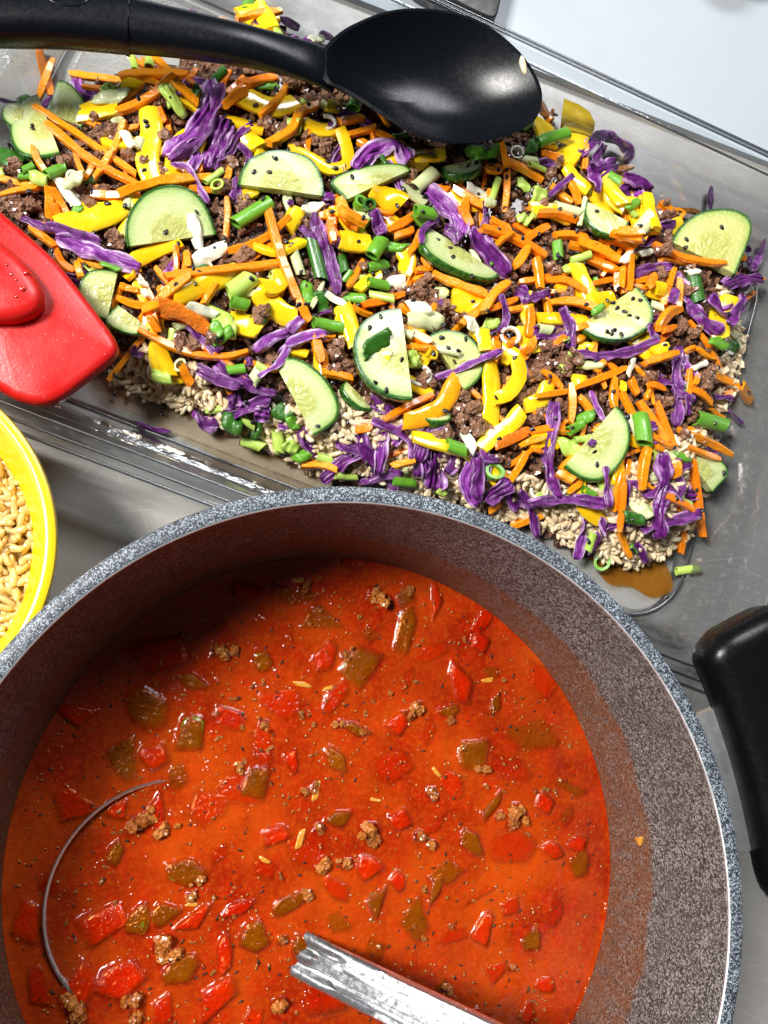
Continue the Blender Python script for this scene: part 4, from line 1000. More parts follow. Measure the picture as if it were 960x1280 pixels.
ORDER = [('cucumber', 0), ('cucumber', 1), ('cucumber', 2), ('scallion', 0), ('scallion', 1), ('scallion', 2), ('scallion', 3), ('scallion', 4), ('scallion', 5), ('scallion', 6), ('scallion', 7), ('pepper', 0), ('carrot', 0), ('carrot', 1), ('carrot', 2), ('carrot', 3), ('carrot', 4), ('carrot', 5), ('pepper', 1), ('carrot', 6), ('carrot', 7), ('carrot', 8), ('carrot', 9), ('carrot', 10), ('carrot', 11), ('carrot', 12), ('pepper', 2), ('cabbage', 0), ('onion', 0), ('onion', 1), ('pepper', 3), ('pepper', 4), ('pepper', 5), ('pepper', 6), ('pepper', 7), ('carrot', 13), ('carrot', 14), ('carrot', 15), ('carrot', 16), ('carrot', 17), ('carrot', 18), ('carrot', 19), ('carrot', 20), ('carrot', 21), ('carrot', 22), ('carrot', 23), ('carrot', 24), ('carrot', 25), ('carrot', 26), ('pepper', 8), ('scallion', 8), ('scallion', 9), ('scallion', 10), ('cabbage', 1), ('cabbage', 2), ('cabbage', 3), ('cabbage', 4), ('cabbage', 5), ('cabbage', 6), ('cabbage', 7), ('cucumber', 3), ('scallion', 11), ('scallion', 12), ('onion', 2), ('scallion', 13), ('scallion', 14), ('cucumber', 4), ('carrot', 27), ('carrot', 28), ('carrot', 29), ('carrot', 30), ('cabbage', 8), ('carrot', 31), ('pepper', 9), ('pepper', 10), ('cucumber', 5), ('cabbage', 9), ('pepper', 11), ('carrot', 32), ('carrot', 33), ('carrot', 34), ('carrot', 35), ('carrot', 36), ('carrot', 37), ('carrot', 38), ('carrot', 39), ('carrot', 40), ('carrot', 41), ('carrot', 42), ('carrot', 43), ('scallion', 15), ('scallion', 16), ('scallion', 17), ('scallion', 18), ('scallion', 19), ('scallion', 20), ('scallion', 21), ('scallion', 22), ('scallion', 23), ('onion', 3), ('cabbage', 10), ('cabbage', 11), ('cabbage', 12), ('cabbage', 13), ('pepper', 12), ('pepper', 13), ('pepper', 14), ('pepper', 15), ('pepper', 16), ('carrot', 44), ('carrot', 45), ('carrot', 46), ('carrot', 47), ('carrot', 48), ('carrot', 49), ('carrot', 50), ('carrot', 51), ('carrot', 52), ('carrot', 53), ('carrot', 54), ('carrot', 55), ('carrot', 56), ('carrot', 57), ('carrot', 58), ('carrot', 59), ('carrot', 60), ('carrot', 61), ('carrot', 62), ('carrot', 63), ('scallion', 24), ('scallion', 25), ('scallion', 26), ('scallion', 27), ('scallion', 28), ('scallion', 29), ('scallion', 30), ('scallion', 31), ('scallion', 32), ('scallion', 33), ('cucumber', 6), ('scallion', 34), ('scallion', 35), ('scallion', 36), ('scallion', 37), ('onion', 4), ('onion', 5), ('cabbage', 14), ('cabbage', 15), ('cabbage', 16), ('cabbage', 17), ('cabbage', 18), ('carrot', 64), ('carrot', 65), ('carrot', 66), ('carrot', 67), ('carrot', 68), ('carrot', 69), ('carrot', 70), ('pepper', 17), ('cucumber', 7), ('pepper', 18), ('cucumber', 8), ('cucumber', 9), ('pepper', 19), ('carrot', 71), ('carrot', 72), ('carrot', 73), ('carrot', 74), ('carrot', 75), ('carrot', 76), ('carrot', 77), ('carrot', 78), ('pepper', 20), ('carrot', 79), ('carrot', 80), ('carrot', 81), ('carrot', 82), ('carrot', 83), ('cabbage', 19), ('cabbage', 20), ('cabbage', 21), ('onion', 6), ('scallion', 38), ('onion', 7), ('onion', 8), ('scallion', 39), ('scallion', 40), ('scallion', 41), ('pepper', 21), ('pepper', 22), ('pepper', 23), ('pepper', 24), ('pepper', 25), ('pepper', 26), ('pepper', 27), ('carrot', 84), ('carrot', 85), ('carrot', 86), ('carrot', 87), ('carrot', 88), ('carrot', 89), ('carrot', 90), ('carrot', 91), ('carrot', 92), ('carrot', 93), ('carrot', 94), ('carrot', 95), ('carrot', 96), ('carrot', 97), ('carrot', 98), ('carrot', 99), ('scallion', 42), ('scallion', 43), ('scallion', 44), ('scallion', 45), ('scallion', 46), ('scallion', 47), ('scallion', 48), ('scallion', 49), ('scallion', 50), ('scallion', 51), ('scallion', 52), ('scallion', 53), ('scallion', 54), ('scallion', 55), ('scallion', 56), ('scallion', 57), ('onion', 9), ('onion', 10), ('onion', 11), ('onion', 12), ('onion', 13), ('cabbage', 22), ('cabbage', 23), ('cabbage', 24), ('cabbage', 25), ('cabbage', 26), ('cabbage', 27), ('cabbage', 28), ('cabbage', 29), ('pepper', 28), ('pepper', 29), ('pepper', 30), ('pepper', 31), ('pepper', 32), ('pepper', 33), ('pepper', 34), ('carrot', 100), ('carrot', 101), ('carrot', 102), ('carrot', 103), ('carrot', 104), ('carrot', 105), ('carrot', 106), ('carrot', 107), ('carrot', 108), ('carrot', 109), ('carrot', 110), ('carrot', 111), ('carrot', 112), ('carrot', 113), ('carrot', 114), ('carrot', 115), ('carrot', 116), ('carrot', 117), ('cucumber', 10), ('cucumber', 11), ('scallion', 58), ('scallion', 59), ('scallion', 60), ('scallion', 61), ('scallion', 62), ('scallion', 63), ('scallion', 64), ('scallion', 65), ('scallion', 66), ('scallion', 67), ('scallion', 68), ('scallion', 69), ('onion', 14), ('onion', 15), ('onion', 16), ('cabbage', 30), ('cabbage', 31), ('cabbage', 32), ('cabbage', 33), ('cabbage', 34), ('cabbage', 35), ('pepper', 35), ('pepper', 36), ('pepper', 37), ('pepper', 38), ('pepper', 39), ('pepper', 40), ('pepper', 41), ('pepper', 42), ('scallion', 70), ('carrot', 118), ('carrot', 119), ('carrot', 120), ('carrot', 121), ('carrot', 122), ('carrot', 123), ('carrot', 124), ('carrot', 125), ('carrot', 126), ('carrot', 127), ('carrot', 128), ('carrot', 129), ('carrot', 130), ('carrot', 131), ('carrot', 132), ('carrot', 133), ('carrot', 134), ('carrot', 135), ('carrot', 136), ('carrot', 137), ('carrot', 138), ('carrot', 139), ('carrot', 140), ('carrot', 141), ('carrot', 142), ('carrot', 143), ('carrot', 144), ('carrot', 145), ('carrot', 146), ('onion', 17), ('onion', 18), ('scallion', 71), ('scallion', 72), ('scallion', 73), ('scallion', 74), ('scallion', 75), ('cucumber', 12), ('cabbage', 36), ('cabbage', 37), ('cabbage', 38), ('cabbage', 39), ('cabbage', 40), ('cabbage', 41), ('cabbage', 42), ('pepper', 43), ('pepper', 44), ('carrot', 147), ('carrot', 148), ('carrot', 149), ('carrot', 150), ('carrot', 151), ('carrot', 152), ('carrot', 153), ('carrot', 154), ('carrot', 155), ('carrot', 156), ('carrot', 157), ('cucumber', 13), ('carrot', 158), ('carrot', 159), ('carrot', 160), ('carrot', 161), ('carrot', 162), ('scallion', 76), ('cabbage', 43), ('cabbage', 44), ('cabbage', 45), ('cabbage', 46), ('cabbage', 47), ('cabbage', 48), ('cabbage', 49), ('cabbage', 50), ('cabbage', 51), ('onion', 19), ('cucumber', 14), ('scallion', 77), ('scallion', 78), ('pepper', 45), ('pepper', 46), ('carrot', 163), ('carrot', 164), ('carrot', 165), ('carrot', 166), ('carrot', 167), ('carrot', 168), ('carrot', 169), ('carrot', 170), ('carrot', 171), ('carrot', 172), ('carrot', 173), ('carrot', 174), ('carrot', 175), ('carrot', 176), ('carrot', 177), ('carrot', 178), ('carrot', 179), ('carrot', 180), ('carrot', 181), ('carrot', 182), ('carrot', 183), ('carrot', 184), ('carrot', 185), ('carrot', 186), ('carrot', 187), ('scallion', 79), ('scallion', 80), ('onion', 20), ('onion', 21), ('cabbage', 52), ('cabbage', 53), ('cabbage', 54), ('cabbage', 55), ('cabbage', 56), ('pepper', 47), ('pepper', 48), ('pepper', 49), ('pepper', 50), ('carrot', 188), ('carrot', 189), ('carrot', 190), ('carrot', 191), ('carrot', 192), ('carrot', 193), ('carrot', 194), ('carrot', 195), ('carrot', 196), ('carrot', 197), ('carrot', 198), ('carrot', 199), ('carrot', 200), ('carrot', 201), ('carrot', 202), ('carrot', 203), ('carrot', 204), ('carrot', 205), ('carrot', 206), ('scallion', 81), ('scallion', 82), ('scallion', 83), ('scallion', 84), ('cucumber', 15), ('scallion', 85), ('scallion', 86), ('scallion', 87), ('onion', 22), ('onion', 23), ('cabbage', 57), ('cabbage', 58), ('cabbage', 59), ('cabbage', 60), ('cabbage', 61), ('cabbage', 62), ('cabbage', 63), ('cabbage', 64), ('cucumber', 16), ('cucumber', 17), ('cucumber', 18), ('pepper', 51), ('pepper', 52), ('pepper', 53), ('carrot', 207), ('carrot', 208), ('carrot', 209), ('scallion', 88), ('scallion', 89), ('scallion', 90), ('onion', 24), ('onion', 25), ('cabbage', 65), ('cabbage', 66), ('cabbage', 67), ('cabbage', 68), ('cabbage', 69), ('cabbage', 70), ('cabbage', 71), ('carrot', 210), ('scallion', 91), ('scallion', 92), ('scallion', 93), ('pepper', 54), ('carrot', 211), ('carrot', 212), ('cabbage', 72), ('cabbage', 73), ('cabbage', 74), ('cabbage', 75), ('cabbage', 76), ('cabbage', 77), ('cabbage', 78), ('cabbage', 79), ('cabbage', 80), ('scallion', 94), ('scallion', 95), ('cucumber', 19), ('cabbage', 81), ('cabbage', 82), ('carrot', 213), ('cabbage', 83), ('scallion', 96), ('scallion', 97), ('scallion', 98), ('scallion', 99), ('scallion', 100), ('scallion', 101), ('scallion', 102), ('scallion', 103), ('scallion', 104), ('carrot', 214), ('scallion', 105), ('carrot', 215), ('cabbage', 84), ('scallion', 106), ('carrot', 216), ('carrot', 217), ('cabbage', 85), ('carrot', 218), ('carrot', 219), ('carrot', 220), ('carrot', 221), ('carrot', 222), ('scallion', 107), ('scallion', 108), ('cabbage', 86), ('cabbage', 87), ('cabbage', 88), ('cabbage', 89), ('cabbage', 90), ('cabbage', 91), ('scallion', 109), ('carrot', 223), ('carrot', 224), ('scallion', 110), ('pepper', 55), ('pepper', 56), ('carrot', 225), ('carrot', 226), ('cabbage', 92), ('cabbage', 93), ('cabbage', 94), ('scallion', 111), ('scallion', 112), ('cabbage', 95), ('onion', 26)]
SOUP_GREEN = [[5.94, -0.25, 1.97, 2.11, -60, 0.02], [-2.68, -1.82, 1.87, 1.63, -20, 0.04], [-0.91, -2.93, 1.36, 1.84, -10, 0.12], [-3.66, -3.66, 2.11, 1.87, -30, -0.1], [10.81, -3.88, 1.97, 1.84, -10, 0.0], [13.53, -3.1, 2.89, 1.77, 0, -0.22], [4.95, -3.99, 1.5, 0.95, -40, 0.06], [1.7, -4.8, 1.36, 1.43, -50, 0.04], [-1.01, -8.11, 1.77, 1.16, -10, 0.1], [-2.69, -9.78, 1.23, 1.5, -60, 0.1], [-1.77, -9.54, 1.36, 1.02, 10, 0.12], [-1.03, -11.6, 1.43, 1.36, 0, 0.1], [1.79, -10.67, 1.36, 1.63, -25, 0.12], [3.08, -9.49, 1.84, 1.02, 25, 0.0], [8.31, -10.37, 1.36, 2.11, 0, -0.12], [9.68, -8.58, 1.77, 1.43, 0, -0.12], [6.65, -9.67, 1.02, 1.63, -10, 0.04], [5.14, -6.27, 1.23, 0.75, 10, 0.06], [15.52, -8.51, 1.23, 1.36, -60, -0.06], [4.21, 1.76, 2.38, 1.36, -10, -0.22], [7.96, 1.28, 1.02, 2.86, -10, -0.02], [3.11, 2.76, 2.04, 1.5, 0, -0.25], [11.54, -6.09, 1.77, 0.48, 50, 0.06], [-3.62, -7.26, 0.82, 1.36, -10, 0.08], [11.93, -1.79, 0.54, 1.36, -20, -0.1], [9.16, -9.18, 0.54, 1.7, -30, 0.05], [-0.99, -0.72, 1.7, 0.68, -20, 0.0]]
SOUP_RED = [[-2.15, 0.31, 2.59, 1.5, 10, 0.03], [1.16, 2.83, 1.5, 1.02, -20, 0.12], [4.4, 0.19, 1.09, 1.84, -25, 0.02], [9.29, 2.6, 0.88, 2.18, -5, 0.0], [11.26, 0.78, 0.88, 1.02, -30, 0.12], [10.32, -0.83, 1.16, 1.84, 20, 0.08], [7.56, -2.58, 1.09, 0.95, -10, 0.14], [11.12, -11.01, 1.29, 1.57, -10, 0.1], [-3.87, -9.86, 2.11, 1.57, 25, 0.14], [-3.23, -11.89, 2.11, 1.84, 30, 0.14], [0.23, -12.82, 1.7, 2.25, -10, 0.1], [6.25, -8.27, 1.36, 1.16, -20, 0.03], [9.91, -5.07, 2.04, 1.23, -40, -0.15], [-4.67, -11.99, 1.5, 2.04, -10, 0.06], [-6.69, -9.57, 1.23, 2.04, 0, 0.02], [-0.58, -9.9, 1.57, 0.88, 30, 0.08], [2.66, -1.71, 2.38, 1.7, -20, -0.15], [15.45, -7.69, 1.16, 0.88, 0, 0.04], [7.65, -6.45, 1.23, 1.02, 0, 0.08], [-2.37, -3.68, 1.36, 1.02, -10, 0.12], [-5.51, -2.0, 2.04, 1.36, -20, 0.0], [11.46, 1.83, 2.52, 0.88, 55, -0.05], [3.85, -7.41, 2.38, 2.04, -10, -0.22], [0.63, -11.13, 0.75, 1.91, -5, 0.12], [1.06, -5.0, 2.25, 1.7, 0, -0.2], [12.49, -7.74, 2.38, 2.04, -20, -0.2], [4.72, -12.84, 2.04, 2.04, -10, 0.02], [14.16, -0.78, 2.38, 1.57, -30, -0.2], [-3.56, -5.63, 1.02, 1.36, -30, 0.04], [-5.2, -5.58, 2.38, 1.7, 0, -0.05], [7.32, -4.36, 2.38, 1.5, 20, -0.2], [-0.18, -5.73, 2.04, 1.5, 0, -0.22], [5.57, 4.35, 1.5, 0.75, 0, 0.04], [12.58, -4.48, 2.04, 1.36, -10, -0.25], [-6.09, -12.11, 1.36, 2.04, 0, 0.03], [2.55, -6.9, 1.36, 0.88, 30, 0.05], [4.93, -1.4, 1.02, 2.04, -30, -0.1]]
SOUP_MEAT = [[-2.77, -6.25, 1.07], [-2.33, -6.03, 0.86], [-1.94, -6.46, 0.79], [12.71, -6.2, 0.86], [12.52, -6.77, 0.79], [13.06, -6.53, 0.64], [0.09, 0.41, 0.86], [0.57, 0.51, 0.71], [8.44, -1.93, 0.79], [8.08, -2.25, 0.71], [6.47, -6.82, 1.07], [6.64, -7.14, 0.71], [-1.66, -10.7, 1.07], [-1.43, -11.15, 0.86], [-5.0, -12.33, 0.93], [-4.77, -12.81, 0.93], [-2.67, -12.62, 1.0], [-2.53, -13.14, 0.86], [4.5, -8.05, 0.79], [5.49, -8.09, 0.71], [2.84, -13.15, 0.93], [4.14, -5.08, 0.5], [3.71, -5.23, 0.5], [3.51, 3.1, 0.64], [6.63, 2.81, 0.86], [7.15, 2.64, 0.64], [5.32, 0.25, 0.57], [8.04, 3.0, 0.57], [11.99, -6.43, 0.57], [4.32, -6.65, 0.64], [8.5, -7.11, 0.71], [9.01, -7.45, 0.57], [11.15, -4.45, 0.57], [1.04, -4.22, 0.57], [-0.39, -8.43, 0.5], [9.03, -5.37, 0.64], [3.87, -9.23, 0.64], [2.95, -10.82, 0.57], [9.62, -13.02, 0.57], [12.36, -12.44, 0.5], [5.11, -2.54, 0.5], [6.12, -2.88, 0.5], [1.96, -2.5, 0.5], [9.94, -2.44, 0.5], [-0.67, -9.01, 0.57]]
SOUP_GARLIC = [[4.14, -5.24, 1.02, 80], [3.52, -7.09, 1.02, 75], [3.27, 3.44, 0.75, 0], [3.51, -0.9, 0.82, -10], [4.59, -1.07, 0.61, 20], [11.59, -0.77, 0.75, 10], [9.21, -4.57, 0.68, -50], [2.09, -7.79, 0.68, -30], [6.64, -5.63, 0.54, -10], [-0.66, -9.31, 0.61, 0]]
WALLBIT = [17.17, -7.15]
JUICE = [[[19.45, 5.64], [21.08, 5.9], [22.52, 6.37], [23.54, 5.96], [24.24, 4.82], [24.27, 3.86], [23.06, 3.49], [21.92, 4.04], [20.54, 4.23]], [[-6.83, 14.27], [-4.49, 13.79], [-1.69, 12.49], [1.98, 10.79], [4.87, 9.66], [7.39, 9.12], [6.13, 8.36], [2.43, 8.72], [-0.42, 10.26], [-3.22, 11.57], [-6.39, 13.26]]]
BOWL = [-14.45, 4.46, 7.9]
SPAT = [[-10.31, 20.11], [-9.05, 19.07], [-7.77, 17.92], [-6.47, 16.37], [-5.46, 15.04], [-4.98, 14.35], [-4.88, 13.75], [-5.36, 13.15], [-6.39, 12.15], [-7.19, 11.44], [-7.94, 11.14], [-8.84, 11.26], [-9.69, 11.65], [-13.73, 13.84], [-15.4, 18.13], [-14.47, 22.06], [-12.46, 21.72]]
SPAT_RIDGE = [[-9.96, 18.2], [-8.98, 17.4], [-8.26, 16.49], [-7.98, 15.77], [-8.16, 15.08], [-8.79, 14.66], [-9.69, 14.48], [-11.61, 14.55], [-13.38, 16.76], [-11.99, 19.13]]
DROPS = [[-8.82, 15.93, 0.14], [-9.32, 16.55, 0.08], [-9.05, 15.54, 0.07], [-8.74, 16.68, 0.08], [-9.1, 16.31, 0.06], [-9.54, 16.97, 0.06]]
SPOON_BOWL = [[4.03, 29.62], [4.65, 30.47], [5.53, 31.28], [7.15, 32.27], [8.81, 32.77], [10.7, 32.85], [12.4, 32.47], [13.89, 31.49], [14.9, 30.34], [15.46, 28.91], [15.15, 27.5], [14.18, 26.56], [12.89, 25.95], [11.42, 25.54], [9.98, 25.4], [8.56, 25.74], [7.15, 26.43], [5.95, 27.14], [4.96, 27.65], [4.13, 28.06]]
SPOON_NECK = [[-5.0,29.5,6.0,2.5],[-2.5,29.35,6.1,2.2],[0.2,29.1,6.2,2.0],[2.6,28.98,6.0,1.85],[3.9,28.92,5.75,2.05],[4.7,28.9,5.35,2.3]]
SPOON_HANDLE = [[-24,27.3,6.0,2.2],[-16,28.3,6.0,2.25],[-10.7,28.97,6.0,2.33],[-8,29.37,6.0,2.45],[-5.2,29.56,6.0,2.66]]
LADLE_C = [8.6, -13.09, 10.2]
RICE_SPOON = [14.54, 30.36]
BLACK_BOX = [[14.86, 37.9], [14.49, 36.58], [13.58, 36.64], [11.69, 37.38], [9.82, 38.1], [8.89, 39.92], [11.75, 42.04], [15.65, 41.68], [15.3, 39.73]]
BROWN = [30.93, 44.29]

PILE = np.array(PILE)
def sdist(p, poly):
    p = np.atleast_2d(np.asarray(p, float)); a = np.asarray(poly, float); bq = np.roll(a, -1, 0)
    d = np.full(len(p), 1e9); ins = np.zeros(len(p), bool)
    for i in range(len(a)):
        e = bq[i] - a[i]; w = p - a[i]; t = np.clip((w @ e) / (e @ e), 0, 1); q = w - t[:, None] * e
        d = np.minimum(d, np.hypot(q[:, 0], q[:, 1]))
        cnd = (a[i][1] > p[:, 1]) != (bq[i][1] > p[:, 1])
        if a[i][1] != bq[i][1]:
            xi = (bq[i][0] - a[i][0]) * (p[:, 1] - a[i][1]) / (bq[i][1] - a[i][1]) + a[i][0]
            ins ^= cnd & (p[:, 0] < xi)
    return np.where(ins, d, -d)
def base_h(p):
    t = np.clip((sdist(p, PILE) + .3) / 3.5, 0, 1); t = t * t * (3 - 2 * t)
    return .35 + 2.3 * t

CUC_SHORT = {'bottomrind': 'the cucumber slice by the bare tray end', 'oiled': 'the cucumber slice below the spoon handle', 'twoseeds': 'the cucumber slice with two seeds', 'smallround': 'the small cucumber slice under the spoon bowl', 'palewedge': 'the pale cucumber wedge', 'darknotch': 'the notched cucumber wedge', 'bigdome': 'the largest domed cucumber slice', 'quarter': 'the quarter cucumber slice', 'underred': 'the olive cucumber slice by the spatula', 'thickrind': 'the thick-rinded tilted cucumber slice', 'whitewedge': 'the whitish cucumber slice', 'twogroups': 'the cucumber slice with paired seeds', 'farcorner': 'the cucumber slice under a carrot', 'yellowedge': 'the yellowish edge cucumber slice', 'seedcore': 'the cucumber slice with open seed core', 'halfhidden': 'the half hidden cucumber slice', 'leafontop': 'the leaf-topped cucumber slice', 'lemontint': 'the lemon tinted cucumber slice'}
for nm_, tl_, q_ in CUCUMBER:
    if nm_ in CUC_SHORT: MARKS.append((sum(q_[0::2]) / 3, sum(q_[1::2]) / 3, CUC_SHORT[nm_]))
MARKS += [(16.5, 27.5, 'the broad yellow pepper at the spoon tip'), (23.5, 8.0, 'the amber juice puddle'), (13.5, 9.5, 'the speckled pot rim'), (-7.0, 21.0, 'the red spatula ridge side'), (2.5, 32.5, 'the spoon neck')]

# ------------------------------------------------------------------ setting
TA = math.radians(-19.5); CU, SU = math.cos(TA), math.sin(TA)
def tw(u, v, z=0.0): return (u * CU - v * SU, u * SU + v * CU, z)

def slab(name, poly, z0, z1, mat, bevel=.0):
    poly = np.array(poly, float); n = len(poly)
    V = [(x, y, z0) for x, y in poly] + [(x, y, z1) for x, y in poly]
    F = [tuple(range(n, 2 * n))] + [tuple(reversed(range(n)))] + [(i, (i + 1) % n, n + (i + 1) % n, n + i) for i in range(n)]
    return centred(name, V, F, mat, smooth=False)

wt = slab('worktop', [(-70, -60), (90, -60), (90, 90), (-70, 90)], -3, 0, MAT['worktop'])
tag(wt, 'scratched grey stainless steel worktop under the pot and tray', 'worktop', kind='structure')
# the white board lies on the worktop beyond the tray, turned a few degrees from it
e0 = np.array([17.94, 34.52]); e1 = np.array([32.46, 30.48]); ed = (e1 - e0) / np.linalg.norm(e1 - e0); en = np.array([-ed[1], ed[0]])
wb = slab('white_board', [e0 - ed * 34, e1 + ed * 40, e1 + ed * 40 + en * 45, e0 - ed * 34 + en * 45], .02, .45, MAT['white_board'])
tag(wb, 'pale bluish white board lying flat behind the clear tray', 'board')

# ------------------------------------------------------------------ pot
PC = np.array([4.60, -7.87]); HR = 14.0; ZS = 6.89
def rin(z): return 13.37 - (HR - z) * .1505
pot = empty('cooking_pot', (PC[0], PC[1], 0))
tag(pot, 'grey speckled stone-coated cooking pot full of red soup', 'pot')
def potpart(name, prof, mat, seg=160, closed=False, parent=pot):
    V, F = lathe(prof, seg, closed); me = mesh(name, V, F, None, True, 35)
    return obj(name, me, mat, parent)
zs = np.linspace(1.2, HR - .02, 26)
prof_in = [(0.01, .6), (rin(1.2) - 1.0, .6), (rin(1.2) - .3, .75)] + [(rin(z), z) for z in zs]
prof_in = [(r, z) for r, z in prof_in]
potpart('inner_wall', prof_in[::-1], MAT['granite_in'])
# rim: flat speckled ring with softened edges and a thin bare-metal line on its inner edge
potpart('rim', [(13.40, HR - .10), (13.41, HR - .02), (13.46, HR + .03), (13.60, HR + .05), (13.82, HR + .03), (13.95, HR - .04), (14.0, HR - .16), (13.98, HR - .4)][::-1], MAT['granite'])
potpart('rim_edge', [(13.36, HR - .06), (13.38, HR + .012), (13.425, HR + .035), (13.44, HR - .01)][::-1], MAT['steel'])
potpart('outer_wall', [(13.97, HR - .3), (13.9, HR - 1.2), (12.15, 3.6), (11.4, .9), (10.8, .15), (10.0, .02), (0.01, .02)][::-1], MAT['pot_out'])
# side handle: steel bracket and black grip
def arcpts(r, a0, a1, n, z): 
    return np.array([[PC[0] + r * math.cos(a), PC[1] + r * math.sin(a), z] for a in np.linspace(math.radians(a0), math.radians(a1), n)])
def rr(n=20, p=4.0):
    out = []
    for i in range(n):
        a = 2 * math.pi * i / n; c, s = math.cos(a), math.sin(a)
        out.append((math.copysign(abs(c) ** (2 / p), c), math.copysign(abs(s) ** (2 / p), s)))
    return out
grip = empty('handle', (PC[0] + 14, PC[1] + 3, 11)); grip.parent = pot; grip.location = Vector((14, 3, 11)) * S
def gripart(name, V, F, mat, **k):
    V = np.asarray(V); c = np.array([PC[0] + 14, PC[1] + 3, 11.0])
    o = obj(name, mesh(name, V - c, F, None, True, k.get('sharp', 40)), mat, grip); return o
P = arcpts(18.3, 31.5, -4.5, 40, 11.6)
P = P + np.array([1, -.1, 0]) * (np.linspace(0, 1, 40)[:, None] ** 4) * .6
P = P + np.array([1, 0.1, 0]) * (np.linspace(1, 0, 40)[:, None] ** 3) * .4
wv = 4.7 * np.clip(np.sqrt(np.clip(np.linspace(0, 1, 40) * 12, .0, 1)) * .3 + .7, 0, 1)
wv[-6:] *= np.array([.99, .97, .93, .86, .74, .5]); wv[0] *= .80; wv[1] *= .93; wv[2] *= .98
hv = np.full(40, 2.4); hv[-3:] = (2.2, 1.8, 1.0); hv[0] = 1.3; hv[1] = 2.0; hv[2] = 2.3
V, F, uv = sweep(P, rr(24, 3.2), wv, hv); gripart('grip', V, F, MAT['bakelite'], sharp=60)
P = arcpts(14.9, 22, 2, 16, 11.0)
V, F, uv = sweep(P, rr(12, 6), np.full(16, 3.0), np.full(16, .5)); gripart('bracket', V, F, MAT['steel'])
for a in (17, 7):
    c = arcpts(14.6, a, a, 1, 11.25)[0]
    V, F = lathe([(.01, .14), (.22, .12), (.3, .04), (.32, -.02)][::-1], 16); gripart('rivet', V + c, F, MAT['steel'])

# ------------------------------------------------------------------ soup
soup = empty('soup', (PC[0], PC[1], ZS)); tag(soup, 'thick orange red tomato soup filling the speckled pot', 'soup')
RS = rin(ZS) - .01
n = 300; g = np.linspace(-RS, RS, n)
surf_ch = []      # filled below: chunks that break the surface
def cut_outline(seed):
    r = random.Random(seed * 7 + 1); k = r.choice([4, 4, 5, 5, 3]); a0 = r.random() * 6.28
    ph = [a0 + 6.283 * (q + r.uniform(-.28, .28)) / k for q in range(k)]; dk = [r.uniform(.62, .95) * (.7 if k == 3 else 1) for _ in range(k)]
    return np.array(ph), np.array(dk)
def out_r(th, cut):
    ph, dk = cut; th = np.asarray(th, float)
    c = np.maximum(np.cos(th[..., None] - ph), 0) / dk
    return np.minimum((c ** 9).sum(-1) ** (-1 / 9), 1.15)
def chunk(L, W, T, seed, p=3.2):
    """irregular cut piece of cooked vegetable: rounded polygon, slightly domed"""
    V, F = [], []; m, rings = 20, [(.0, 1.0), (.5, .98), (.82, .88), (.96, .5), (1.0, .0), (.9, -.6), (.5, -.9), (0, -1)]
    cut = cut_outline(seed)
    for k, (rr_, zz) in enumerate(rings):
        if rr_ == 0: V.append((0, 0, zz * T / 2)); continue
        for i in range(m):
            a = 2 * math.pi * i / m; c, s = math.cos(a), math.sin(a); ro = float(out_r(a, cut)) * (1 + .06 * nz((c * 2, s * 2, rr_), 1.6, seed))
            z = zz * T / 2 + .14 * T * nz((c * rr_, s * rr_, zz), 2.2, seed)
            V.append((c * rr_ * ro * L / 2, s * rr_ * ro * W / 2, z))
    top, bot = 0, len(V) - 1
    rid = lambda k, i: 1 + (k - 1) * m + i % m
    for i in range(m): F.append((top, rid(1, i), rid(1, i + 1)))
    for k in range(1, 6):
        for i in range(m): F.append((rid(k, i), rid(k + 1, i), rid(k + 1, i + 1), rid(k, i + 1)))
    for i in range(m): F.append((rid(6, i + 1), rid(6, i), bot))
    return np.array(V), F
SOUP_MARKS = [(5.5, -12, 'the ladle handle'), (-2, -9.2, 'the ladle bowl'), (15, -7, 'the orange wall scrap'), (5, 1.5, 'the salad side of the pot'), (12, -1, 'the pot wall by the handle'), (6, -5.5, 'the middle of the pot'), (-3, -2.5, 'the shaded pot wall'), (11, -12, 'the shadow of the ladle handle')]
def soup_near(x, y): return min(SOUP_MARKS, key=lambda m_: (m_[0] - x) ** 2 + (m_[1] - y) ** 2)[2]
def soup_piece(name, x, y, L, W, a, raised, mat, label, group, cat, T=.5, seed=0):
    raised *= .6
    V, F = chunk(L, W, T, seed)
    tx, ty = (npr.rand(2) - .5) * .16
    z = ZS + raised + .03 - T / 2 
    o = obj(name, mesh(name, V, F, None, True, 70), mat, None, (x, y, z), (tx, ty, math.radians(a)))
    tag(o, label, cat, group)
    surf_ch.append((x - PC[0], y - PC[1], L, W, math.radians(a), raised + .03, seed))
    return o
for i, (x, y, L, W, a, r_) in enumerate(SOUP_GREEN):
    lab = ('glossy green pepper chunk at the soup surface near ' if r_ > 0 else 'dim sunken green pepper chunk near ') + soup_near(x, y)
    soup_piece('green_pepper_chunk', x, y, L, W, a, r_, MAT['soup_green'], lab, 'green pepper chunks floating in the soup' if r_ > 0 else 'sunken green pepper chunks in the soup', 'pepper chunk', .45, i + 1)
for i, (x, y, L, W, a, r_) in enumerate(SOUP_RED):
    lab = ('glossy red tomato chunk at the soup surface near ' if r_ > 0 else 'blurred sunken red tomato chunk near ') + soup_near(x, y)
    soup_piece('tomato_chunk', x, y, L, W, a, r_, MAT['soup_red'], lab, 'tomato chunks poking out of the soup' if r_ > 0 else 'sunken tomato chunks in the soup', 'tomato chunk', .5, i + 40)
